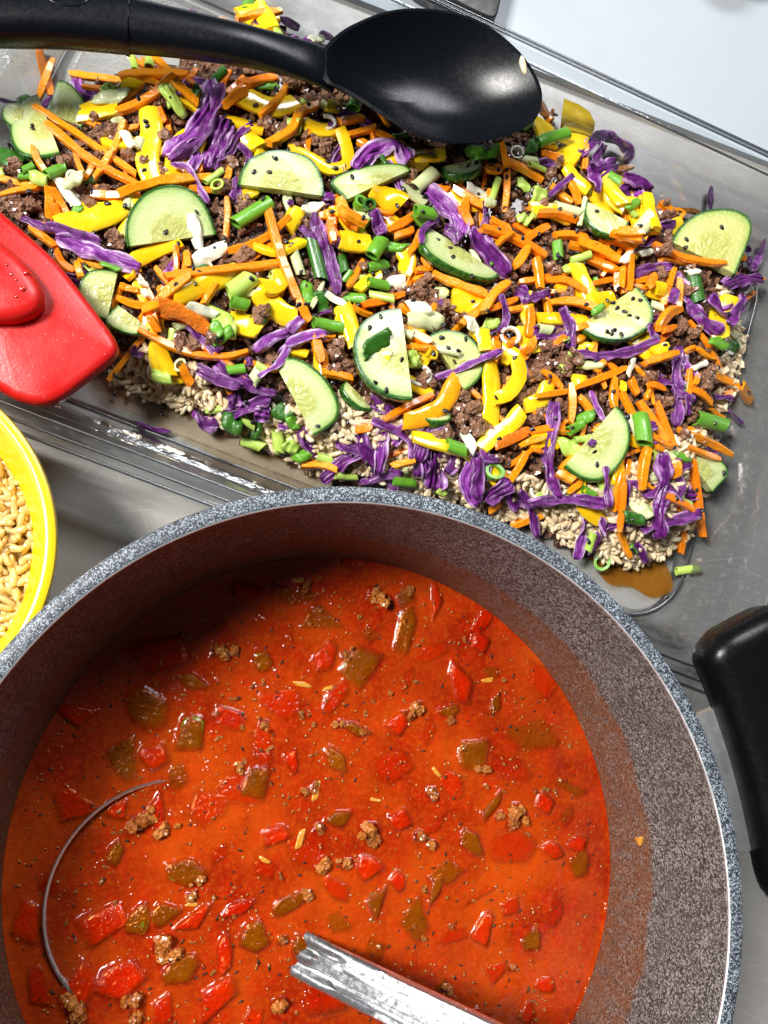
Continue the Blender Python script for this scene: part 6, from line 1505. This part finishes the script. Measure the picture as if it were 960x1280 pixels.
CUC_LABEL = {
    'bottomrind': 'pale cucumber slice near the bare tray end with dark rind at one side',
    'sliver': 'thin cucumber slice tucked under another slice next to the bare end of the tray',
    'oiled': 'cucumber half slice between the purple thread and the pale leek ribbon',
    'twoseeds': 'cucumber half slice carrying two black seeds beside the curled yellow pepper',
    'smallround': 'small tilted cucumber slice with striped rind just under the spoon bowl tip',
    'palewedge': 'pale cucumber wedge under a crinkled cabbage shred and yellow pepper',
    'darknotch': 'cucumber wedge with dark notch of rind among orange carrots near the white rice lump',
    'bigdome': 'largest domed cucumber slice with seedy core beside the white onion flake',
    'quarter': 'quarter cucumber slice touching the red spatula and purple strip',
    'underred': 'dull olive cucumber slice between the red spatula and crossed carrot sticks',
    'thickrind': 'thick cucumber slice tilted to show broad dark rind under a cabbage ribbon',
    'whitewedge': 'whitish cucumber slice crossed by a pale cabbage thread and seeds',
    'twogroups': 'cucumber half slice with pairs of seeds above a curved purple shred',
    'farcorner': 'cucumber slice at the tray end with a carrot stick lying over it',
    'yellowedge': 'yellowish cucumber slice at the salad edge under long carrots by loose seeds',
    'seedcore': 'cucumber slice with open seed core next to a bright green scallion chunk',
    'halfhidden': 'half hidden small cucumber slice beside the rice and a leaf-topped slice',
    'tucked': 'cucumber slice tucked under the amber pepper strip with rind showing',
    'leafontop': 'tall cucumber half slice with a dark green scallion leaf on it',
    'lemontint': 'cucumber half slice with lemon tinted centre leaning on the purple cabbage heap'}
def make_cucumber(i, e):
    name, tilt, q = e; A, B, Pp = np.array(q[:2]), np.array(q[2:4]), np.array(q[4:])
    Cc = (A + B) / 2; a = np.linalg.norm(B - A) / 2; u = (B - A) / (2 * a); nn = np.array([-u[1], u[0]])
    if (Pp - Cc) @ nn < 0: u = -u; nn = -nn
    off, dd = (Pp - Cc) @ u, (Pp - Cc) @ nn; th = .48
    ns, ts = 24, [0, .2, .4, .55, .7, .82, .92, 1.0]
    L2, UVs = [], []
    for t in ts[1:]:
        for k_ in range(ns + 1):
            an = math.pi * k_ / ns; wob = 1 + .025 * nz((math.cos(an), math.sin(an), i), 1.5, i)
            cx = math.copysign(abs(math.cos(an)) ** .9, math.cos(an)); sy = math.sin(an) ** .9
            L2.append((t * wob * (a * cx + off * sy * math.sin(an)), t * wob * dd * sy)); UVs.append((t * math.cos(an), t * math.sin(an)))
    L2 = np.vstack([[0, 0], L2]); UVs = np.vstack([[0, 0], UVs])
    P2 = Cc + L2[:, :1] * u + L2[:, 1:] * nn
    hs = h_at(P2); Amat = np.c_[L2, np.ones(len(L2))]
    (gx_, gy_, _), *_r = np.linalg.lstsq(Amat, hs, rcond=None)
    gx_, gy_ = np.clip(gx_, -.2, .2), np.clip(gy_, -.2, .2) + math.tan(math.radians(tilt))
    c0 = np.percentile(hs - L2[:, 0] * gx_ - L2[:, 1] * gy_, 78 if tilt < 15 else 62) - .05
    c0 = min(c0, (BASE[gi(P2)] + 1.3 - L2[:, 0] * gx_ - L2[:, 1] * gy_).mean())
    nrm = np.array([-gx_, -gy_, 1]); nrm /= np.linalg.norm(nrm)
    N3 = np.r_[nrm[0] * u + nrm[1] * nn, nrm[2]]
    bot = np.c_[P2, c0 + L2[:, 0] * gx_ + L2[:, 1] * gy_]
    dome = np.array([.05 * (1 - x_ * x_ - y_ * y_) + .03 * nz((x_ * 3, y_ * 3, i), 1.0, i) for x_, y_ in UVs])
    top = bot + N3 * th + N3 * dome[:, None]
    ii, jj = gi(P2); bx0, bx1, by0, by1 = ii.min(), ii.max() + 1, jj.min(), jj.max() + 1
    G2 = np.c_[GXX[bx0:bx1, by0:by1].ravel(), GYY[bx0:bx1, by0:by1].ravel()]; ring = P2[-(ns + 1):]
    insd = sdist(G2, ring) > 0; G2 = G2[insd]; lx, ly = (G2 - Cc) @ u, (G2 - Cc) @ nn
    raise_to(G2, c0 + lx * gx_ + ly * gy_ + th / N3[2] + .02)
    V = np.vstack([top, bot]); k0 = len(top); m_ = ns + 1; F = []
    rid = lambda r, j: 1 + r * m_ + j
    for j in range(ns): F.append((0, rid(0, j), rid(0, j + 1))); F.append((k0, k0 + rid(0, j + 1), k0 + rid(0, j)))
    for r in range(len(ts) - 2):
        for j in range(ns):
            f_ = (rid(r, j), rid(r + 1, j), rid(r + 1, j + 1), rid(r, j + 1)); F.append(f_); F.append(tuple(k0 + x_ for x_ in f_[::-1]))
    for end, flip in ((0, False), (ns, True)):
        seq = [0] + [rid(r, end) for r in range(len(ts) - 1)]
        for x_, y_ in zip(seq[:-1], seq[1:]):
            f_ = (x_, x_ + k0, y_ + k0, y_); F.append(f_[::-1] if flip else f_)
    sl = centred('cucumber_slice', V, F, MAT['cuc'], uv=np.vstack([UVs, UVs]), sharp=50)
    tag(sl, CUC_LABEL[name], 'cucumber slice')
    # rind: bulging skin strip round the arc
    R_, uvr, Fr = [], [], []; last = len(ts) - 2
    prof = [(1.0, -.012), (1.012, .012), (.82, .05), (.5, .065), (.18, .05), (-.012, .012), (0.0, -.012)]
    ctr = np.append(Cc, 0)
    for j in range(ns + 1):
        t_, b_ = top[rid(last, j)], bot[rid(last, j)]; an = math.pi * j / ns
        od = (math.cos(an) * u + math.sin(an) * nn); o3 = np.array([od[0], od[1], 0]); o3 = o3 - N3 * (o3 @ N3); o3 /= np.linalg.norm(o3)
        for f_, ex in prof: R_.append(b_ + (t_ - b_) * f_ + o3 * ex); uvr.append((j / ns, f_))
    pm = len(prof)
    for j in range(ns):
        for k_ in range(pm - 1): Fr.append((j * pm + k_, j * pm + k_ + 1, (j + 1) * pm + k_ + 1, (j + 1) * pm + k_))
    c = np.array(sl.location) / S
    obj('rind', mesh('rind', np.array(R_) - c, Fr, uvr), MAT['rind'], sl)

def tube_mesh(P3, w, wall=.22, flat=.85, m_=14, skew=(0, 0)):
    T, Sd, U = frames(P3); V, uv, F = [], [], []; n_ = len(P3)
    for lay in (0, 1):
        for a in range(n_):
            sk = skew[0] * max(0, 1 - 3 * a / (n_ - 1)) + skew[1] * max(0, 1 - 3 * (n_ - 1 - a) / (n_ - 1))
            for c in range(m_):
                an = 2 * math.pi * c / m_; r = w / 2 * (1 - wall * lay) * (1 + .08 * nz((math.cos(an), math.sin(an), P3[a][0]), 1.2, 3))
                V.append(P3[a] + Sd[a] * r * math.cos(an) + U[a] * r * flat * math.sin(an) + T[a] * sk * r * math.cos(an)); uv.append((a / (n_ - 1), c / m_))
    k0 = n_ * m_
    for a in range(n_ - 1):
        for c in range(m_):
            d_ = (c + 1) % m_; q = (a * m_ + c, a * m_ + d_, (a + 1) * m_ + d_, (a + 1) * m_ + c); F.append(q[::-1]); F.append(tuple(x_ + k0 for x_ in q))
    for a, fl in ((0, 0), (n_ - 1, 1)):
        for c in range(m_):
            d_ = (c + 1) % m_; q = (a * m_ + c, a * m_ + d_, k0 + a * m_ + d_, k0 + a * m_ + c); F.append(q if not fl else q[::-1])
    return np.array(V), F, np.array(uv)
COLN = {'g': 'bright green', 'd': 'dark green', 'l': 'lime green', 'p': 'pale whitish green'}
def sheet(P2, w, i, h, curl, amp):
    z = rest_line(P2, w * .8, h, 1.9, .0, .4) + .09; P3 = np.c_[P2, z]; n_, m_ = len(P3), 6; s = np.linspace(0, 1, n_)
    T, Sd, U = frames(P3, np.full(n_, rnd.gauss(0, .3))); top, bot, uv = [], [], []
    wd = w * (.55 + .45 * np.clip(np.minimum(s, 1 - s) * 4 + .25, 0, 1)) * (.9 + .25 * np.array([nz((q[0], q[1], i), 1.5, i) for q in P3]))
    sk = rnd.uniform(-.5, .5)
    for a in range(n_):
        for c in range(m_):
            q = -1 + 2 * c / (m_ - 1)
            p = P3[a] + Sd[a] * q * wd[a] / 2 + T[a] * sk * q * w / 2 * (1 if a in (0, n_ - 1) else .8) + U[a] * (-curl * w * q * q + amp * w * nz((s[a] * 2, q, i), 1.7, i))
            top.append(p + U[a] * h / 2); bot.append(p - U[a] * h / 2); uv.append((s[a], (q + 1) / 2))
    V = np.array(top + bot); uv = np.array(uv + uv); k_ = n_ * m_; F = []
    for a in range(n_ - 1):
        for c in range(m_ - 1):
            q0 = a * m_ + c; F.append((q0, q0 + 1, q0 + m_ + 1, q0 + m_)); F.append((k_ + q0, k_ + q0 + m_, k_ + q0 + m_ + 1, k_ + q0 + 1))
    for a in range(n_ - 1):
        for c in (0, m_ - 1):
            q0 = a * m_ + c; f_ = (q0, q0 + m_, q0 + m_ + k_, q0 + k_); F.append(f_ if c == 0 else f_[::-1])
    for c in range(m_ - 1):
        for a in (0, n_ - 1):
            q0 = a * m_ + c; f_ = (q0, q0 + k_, q0 + 1 + k_, q0 + 1); F.append(f_ if a == 0 else f_[::-1])
    return V, [f_[::-1] for f_ in F], uv
def make_scallion(i, e):
    t, w, q = e; kind, c = t.split()
    mat = MAT['scallion ' + c]
    if kind == 'ring':
        r = w; x, y = q; an = rnd.random() * 6.28; tl = rnd.uniform(.1, .5); ax = np.array([math.sin(tl) * math.cos(an), math.sin(tl) * math.sin(an), math.cos(tl)])
        z0 = np.percentile(h_at(np.array([[x + r * .7 * math.cos(a_), y + r * .7 * math.sin(a_)] for a_ in np.linspace(0, 6.28, 9)]), ), 65) - .05
        P3 = np.array([[x, y, z0]]) + ax * np.linspace(0, rnd.uniform(.3, .45), 4)[:, None] + np.array([1e-4, 0, 0]) * np.arange(4)[:, None]
        V, F, uv = tube_mesh(P3, 2 * r, .34, .82)
        raise_to(np.array([[x + r * .8 * math.cos(a_), y + r * .8 * math.sin(a_)] for a_ in np.linspace(0, 6.28, 20)]), z0 + .3)
        o = centred('scallion_ring', V, F, mat, uv=uv, sharp=45); tag(o, COLN[c] + ' scallion ring near ' + near(x, y), 'scallion', COLN[c] + ' scallion rings')
        return
    pts = np.array(q, float).reshape(-1, 2)
    if kind == 'tube':
        wd = w * .8; P2 = spline(pts, 6); z = rest_line(P2, wd, wd * .8, 1.9, .06, .35); P3 = np.c_[P2, z]
        V, F, uv = tube_mesh(P3, w * .92, .20, .78, 16, (rnd.uniform(-.6, .6), rnd.uniform(-.6, .6)))
        o = centred('scallion_piece', V, F, mat, uv=uv, sharp=45); tag(o, COLN[c] + ' hollow scallion stalk piece near ' + near(*pts.mean(0)), 'scallion', COLN[c] + ' scallion tubes')
    else:
        P2 = spline(pts, 9); V, F, uv = sheet(P2, w * 1.25, i, .09, .16, .25)
        o = centred('scallion_leaf', V, F, mat, uv=uv); tag(o, COLN[c] + ' flat scallion scrap near ' + near(*pts.mean(0)), 'scallion', COLN[c] + ' scallion leaf scraps')
def make_onion(i, e):
    t, w, q = e
    if t == 'flake':
        P2 = spline(np.array(q, float).reshape(-1, 2), 8); V, F, uv = sheet(P2, w, i, .12, .14, .18)
        o = centred('onion_flake', V, F, MAT['onion'], uv=uv, sharp=55); tag(o, 'angular white onion flake near ' + near(*P2.mean(0)), 'onion', 'white onion flakes')
    else:
        r = w; x, y = q[0], q[1]; span = 6.0 if t == 'ring' else 3.9; a0 = rnd.random() * 6 if t == 'ring' else math.radians(-q[2])
        A_ = a0 + np.linspace(0, span, 26); P2 = np.c_[x + r * .8 * np.cos(A_), y + r * .68 * np.sin(A_)]
        z = np.full(26, np.percentile(h_at(P2), 70) + .08) + .06 * np.sin(A_ * 1.0)
        raise_to(P2, z + .1)
        V, F, uv = sweep(np.c_[P2, z], rr(10, 3), np.full(26, r * .32), np.full(26, .26), np.full(26, .3))
        o = centred('onion_ring', V, F, MAT['onion'], uv=uv); tag(o, ('white onion ring near ' if t == 'ring' else 'open white onion curl near ') + near(x, y), 'onion', 'white onion rings' if t == 'ring' else 'white onion curls')

# under-layer: more of the same vegetables, mostly covered by those on top
frnd = random.Random(21)
def spot(dmin):
    while True:
        p = np.array([frnd.uniform(PILE[:, 0].min(), PILE[:, 0].max()), frnd.uniform(PILE[:, 1].min(), PILE[:, 1].max())])
        if sdist(p, PILE)[0] > dmin: return p
def seg(dmin, l0, l1, bend=.12):
    p = spot(dmin); a = frnd.random() * 6.28; l = frnd.uniform(l0, l1); d_ = np.array([math.cos(a), math.sin(a)]) * l / 2; nn_ = np.array([-d_[1], d_[0]]) * frnd.uniform(-bend, bend) * 2
    return [float(v_) for v_ in (*(p - d_), *(p + nn_), *(p + d_))]
for q in range(72): make_carrot(500 + q, ('', frnd.uniform(.28, .37), seg(.9, 2.2, 4.2, .12)))
for q in range(48): make_pepper(500 + q, ('', frnd.uniform(.5, .95), seg(1.1, 1.4, 3.2, .25)))
for q in range(34): make_cabbage(500 + q, (frnd.choice(['', '', 'l']), frnd.uniform(.35, .8), seg(.6, 1.2, 2.8, .2)))
for q in range(64): make_scallion(500 + q, (frnd.choice(['tube g', 'tube l', 'leaf g', 'leaf d', 'leaf l', 'leaf p', 'tube p']), frnd.uniform(.35, .62), seg(.6, .6, 1.3, .0)[:2] + seg(.6, .6, 1.3)[4:] if False else (lambda z_: [z_[0], z_[1], z_[4], z_[5]])(seg(.6, .6, 1.3))))

zr = np.array(RICE_ZONES[1])
def zseg(l0, l1, bend):
    while True:
        p = np.array([frnd.uniform(zr[:, 0].min(), zr[:, 0].max()), frnd.uniform(zr[:, 1].min(), zr[:, 1].max())])
        if sdist(p, zr)[0] > .35: break
    a = frnd.random() * 6.28; d_ = np.array([math.cos(a), math.sin(a)]) * frnd.uniform(l0, l1) / 2; nn_ = np.array([-d_[1], d_[0]]) * frnd.uniform(-bend, bend) * 2
    return [float(v_) for v_ in (*(p - d_), *(p + nn_), *(p + d_))]
for q in range(22): make_cabbage(600 + q, (frnd.choice(['', '', 'l']), frnd.uniform(.3, .7), zseg(1.2, 2.6, .3)))
for q in range(14): make_scallion(600 + q, (frnd.choice(['leaf p', 'leaf l', 'tube l', 'leaf g']), frnd.uniform(.35, .6), (lambda z_: [z_[0], z_[1], z_[4], z_[5]])(zseg(.6, 1.2, .1))))

# pieces settle in the order in which they were read, region by region
for i, e in enumerate(ORDER):
    kind, idx = e
    if kind == 'carrot': make_carrot(idx, CARROT[idx])
    elif kind == 'pepper': make_pepper(idx, PEPPER[idx])
    elif kind == 'cabbage': make_cabbage(idx, CABBAGE[idx])
    elif kind == 'cucumber': make_cucumber(idx, CUCUMBER[idx])
    elif kind == 'scallion': make_scallion(idx, SCALLION[idx])
    else: make_onion(idx, ONION[idx])

# black sesame seeds on top of whatever lies there
V, F = ico(2); V = np.array([[v[0] * .17 * (1 + .0), v[1] * .105 * (1 - .35 * v[0]), v[2] * .06] for v in V]); SEED = mesh('sesame_seed', V, F); SEED.materials.append(MAT['sesame'])
while len(SESAME) < 285:
    q_ = spot(.4); SESAME.append([float(q_[0]), float(q_[1])])
for i, (x, y) in enumerate(SESAME):
    z = h_at((x, y))[0] + .05; inside = sdist((x, y), PILE)[0] > -.1
    o = obj('sesame_seed', SEED, None, None, (x, y, z), (rnd.gauss(0, .25), rnd.gauss(0, .25), rnd.random() * 6.28), rnd.uniform(.85, 1.1))
    if inside: tag(o, 'tiny black sesame seed near ' + near(x, y), 'sesame seed', 'black sesame seeds on the salad')
    else: tag(o, 'tiny black sesame seed lying on the clear tray floor beside the salad', 'sesame seed', 'black sesame seeds loose in the tray')

# ------------------------------------------------------------------ yellow bowl of rice
BC = np.array(BOWL[:2]); BR = BOWL[2]; BH = 7.0
bowl = empty('yellow_bowl', (BC[0], BC[1], 0)); tag(bowl, 'bright yellow plastic bowl filled with rice beside the pot', 'bowl')
def bp(name, prof, mat): 
    V, F = lathe(prof, 110); return obj(name, mesh(name, V, F, None, True, 40), mat, bowl)
bp('bowl_body', [(.01, .0), (3.4, .02), (4.2, .25), (BR - 1.6, 3.2), (BR - .75, 5.6), (BR - .45, BH - .45), (BR - .62, BH - .4), (BR - 1.0, 5.6), (BR - 1.85, 3.4), (3.8, .7), (.01, .5)], MAT['yellow'])
bp('bowl_rim', [(BR - .66, BH - .5), (BR - .60, BH - .12), (BR - .47, BH), (BR - .22, BH + .02), (BR - .05, BH - .06), (BR, BH - .3), (BR - .08, BH - .62), (BR - .42, BH - .6)], MAT['yellow'])
RT = BR - 1.05
V, F = lathe([(.01, 4.98), (RT * .5, 4.9), (RT * .85, 4.6), (RT - .1, 4.2)][::-1], 48)
cand = []
for _ in range(2900):
    a, r0 = rnd.random() * 6.28, (RT + .12) * math.sqrt(rnd.random()); x, y = r0 * math.cos(a), r0 * math.sin(a)
    if x < -1.5: continue
    base = 5.05 - .75 * (r0 / RT) ** 3 + .35 * nz((x, y, 0), .8, 3); lay = rnd.random(); cand.append((lay, x, y, base - .35 + .45 * lay))
cand.sort(key=lambda t: -t[0]); parts = []; ind = 0
for i, (lay, x, y, z) in enumerate(cand):
    R3 = (rnd.gauss(0, .45), rnd.gauss(0, .45), rnd.random() * 6.28)
    if ind < 140 and x > 2.2:
        o = obj('rice_grain', GB[i % 6], None, None, (BC[0] + x, BC[1] + y, z + .03), R3, rnd.uniform(1.05, 1.35)); ind += 1
        tag(o, 'plump golden rice grain on top of the rice in the yellow bowl', 'rice grain', 'rice grains topping the yellow bowl')
    else:
        V2, F2 = GR[i % 6]; parts.append((V2 @ rotm(*R3).T * 1.22 + np.array([x, y, z]), F2))
parts.append((V + np.array([0, 0, -.35]), F))
V, F = join(parts); o = obj('bowl_rice', mesh('bowl_rice', V, F), MAT['rice'], None, (BC[0], BC[1], 0)); tag(o, 'golden cooked rice heaped in the yellow bowl', 'rice', kind='stuff')

# ------------------------------------------------------------------ red spatula
spat = empty('red_spatula', (-9, 15, 4.3)); tag(spat, 'red silicone spatula head resting across the tray edge with water droplets', 'spatula')
def outline_solid(out, z0, z1, bev, dome=0.0, n_=80):
    P_ = spline(np.array(list(out) + [out[0]], float), n_)[:-1]; c = P_.mean(0); k_ = len(P_)
    lay = [(0, z0, bev), (0, z0 + bev * .4, bev * .25), (0, (z0 + z1) / 2, 0), (0, z1 - bev * .45, bev * .12), (0, z1 - bev * .12, bev * .45), (0, z1, bev)]
    T = np.roll(P_, -1, 0) - np.roll(P_, 1, 0); T /= np.linalg.norm(T, axis=1)[:, None]; Nn = np.c_[T[:, 1], -T[:, 0]]
    if np.sum((P_ - c) * Nn) < 0: Nn = -Nn
    V, F = [], []
    for _, z, ins in lay:
        for p, nn in zip(P_, Nn): q = p - nn * ins; V.append((q[0], q[1], z))
    for f_ in (.75, .5, .25):
        for p, nn in zip(P_, Nn): q = c + (p - nn * bev - c) * f_; V.append((q[0], q[1], z1 + dome * (1 - f_ * f_)))
    nl = len(lay) + 3; V.append((c[0], c[1], z1 + dome)); e = len(V) - 1
    for l in range(nl - 1):
        for i in range(k_): F.append((l * k_ + i, l * k_ + (i + 1) % k_, (l + 1) * k_ + (i + 1) % k_, (l + 1) * k_ + i))
    for i in range(k_): F.append(((nl - 1) * k_ + i, (nl - 1) * k_ + (i + 1) % k_, e))
    F.append(tuple(reversed(range(k_))))
    A2 = np.sum(P_[:, 0] * np.roll(P_[:, 1], -1) - np.roll(P_[:, 0], -1) * P_[:, 1])
    if A2 < 0: F = [f_[::-1] for f_ in F]
    return np.array(V), F
V, F = outline_solid(SPAT, 4.05, 5.1, .4, .25, 140); under(spat, 'blade', V, F, MAT['silicone'], 60)
V, F = outline_solid(SPAT_RIDGE, 4.9, 6.1, .55, .12, 90); under(spat, 'ridge', V, F, MAT['silicone'], 60)
Vd, Fd = ico(2)
for (x, y, s) in DROPS:
    V = Vd * np.array([s, s, s * .45]) + np.array([x, y, 6.16]); under(spat, 'droplet', V, Fd, MAT['droplet'])

# ------------------------------------------------------------------ black spoon
spoon = empty('black_spoon', (9.5, 29.2, 3.6)); tag(spoon, 'large black nylon serving spoon lying across the salad', 'spoon')
SB = np.array(SPOON_BOWL); SBc = SB.mean(0)
O = spline(np.vstack([SB, SB[:1]]), 97)[:-1]; kk = len(O)
ZR = 6.0
def dish(depth, ins, z0):
    V = []; rings = np.linspace(1, .0, 15)
    for r in rings[:-1]:
        for p in O:
            q = SBc + (p - SBc) * r * (1 - ins / 5.0); V.append((q[0], q[1], z0 - depth * (1 - r ** 2.4)))
    V.append((SBc[0], SBc[1], z0 - depth)); return np.array(V), len(rings) - 1
Vi, nr = dish(1.95, .22, ZR); Vo, _ = dish(2.25, 0, ZR - .06)
V = np.vstack([Vi, Vo]); k0 = len(Vi); F = []
ccw = np.sum(O[:, 0] * np.roll(O[:, 1], -1) - np.roll(O[:, 0], -1) * O[:, 1]) > 0
for r in range(nr - 1):
    for i in range(kk):
        j = (i + 1) % kk; q = (r * kk + i, r * kk + j, (r + 1) * kk + j, (r + 1) * kk + i); F.append(q); F.append(tuple(x_ + k0 for x_ in q[::-1]))
for i in range(kk):
    j = (i + 1) % kk; F.append(((nr - 1) * kk + i, (nr - 1) * kk + j, nr * kk)); F.append((k0 + (nr - 1) * kk + j, k0 + (nr - 1) * kk + i, k0 + nr * kk)); F.append((i, i + k0, j + k0, j))
if not ccw: F = [f_[::-1] for f_ in F]
under(spoon, 'bowl', V, F, MAT['black_nylon'], 50)
HP = np.array([[p[0], p[1], p[2]] for p in SPOON_NECK]); P = spline(HP[:, :3], 30); wv = np.interp(np.linspace(0, 1, 30), np.linspace(0, 1, len(HP)), [p[3] for p in SPOON_NECK])
V, F, uv = sweep(P, rr(18, 2.4), wv, np.interp(np.linspace(0, 1, 30), [0, .6, 1], [1.9, 1.5, .5])); under(spoon, 'neck', V, F, MAT['black_nylon'], 60)
HP = np.array(SPOON_HANDLE); P = spline(HP[:, :3], 16); wv = np.interp(np.linspace(0, 1, 16), np.linspace(0, 1, len(HP)), HP[:, 3])
V, F, uv = sweep(P, rr(20, 2.6), wv, np.full(16, 2.0)); under(spoon, 'handle', V, F, MAT['black_nylon'], 60)
P = np.array([[-5.22, 29.56, 6.0], [-5.02, 29.56, 6.0]]); V, F, uv = sweep(P, rr(24, 2.5), np.full(2, 2.78), np.full(2, 2.1)); under(spoon, 'collar', V, F, MAT['black_nylon'], 30)
# thumb hollow on the handle: a shallow lipped oval
V = []; F = []
for r, z in ((1.0, 0), (.92, .05), (.84, .05), (.7, .0), (.35, -.02)):
    for i in range(40):
        a = 2 * math.pi * i / 40; V.append((-7.75 + .98 * r * math.cos(a), 29.75 + .5 * r * math.sin(a), 6.99 + z))
V.append((-7.75, 29.75, 6.97))
for l in range(4):
    for i in range(40): F.append((l * 40 + i, l * 40 + (i + 1) % 40, (l + 1) * 40 + (i + 1) % 40, (l + 1) * 40 + i))
for i in range(40): F.append((160 + i, 160 + (i + 1) % 40, 200))
under(spoon, 'thumb_hollow', V, F, MAT['black_nylon'], 60)
o = obj('rice_grain', GT[1], None, None, (RICE_SPOON[0], RICE_SPOON[1], 5.88), (0, .3, -1.2), 1.25); tag(o, 'lone white rice grain stuck inside the black spoon bowl', 'rice grain')

# ------------------------------------------------------------------ things at the picture's top edge
V, F = outline_solid(BLACK_BOX, .46, 1.9, .12, 0, 60); V = np.array(V)
o = centred('black_box', V, F, MAT['black_plastic'], sharp=40); tag(o, 'black plastic box corner on the white board behind the tray', 'box')
bw = empty('brown_bowl', (BROWN[0], BROWN[1], .46)); tag(bw, 'brown glazed bowl standing on the white board', 'bowl')
V, F = lathe([(.01, .0), (1.3, 0), (1.5, .2), (2.1, 1.6), (2.25, 2.4), (2.1, 2.4), (1.9, 1.5), (1.3, .4), (.01, .3)], 48); obj('bowl_body', mesh('bowl_body', V, F, None, True, 50), MAT['brown_bowl'], bw)
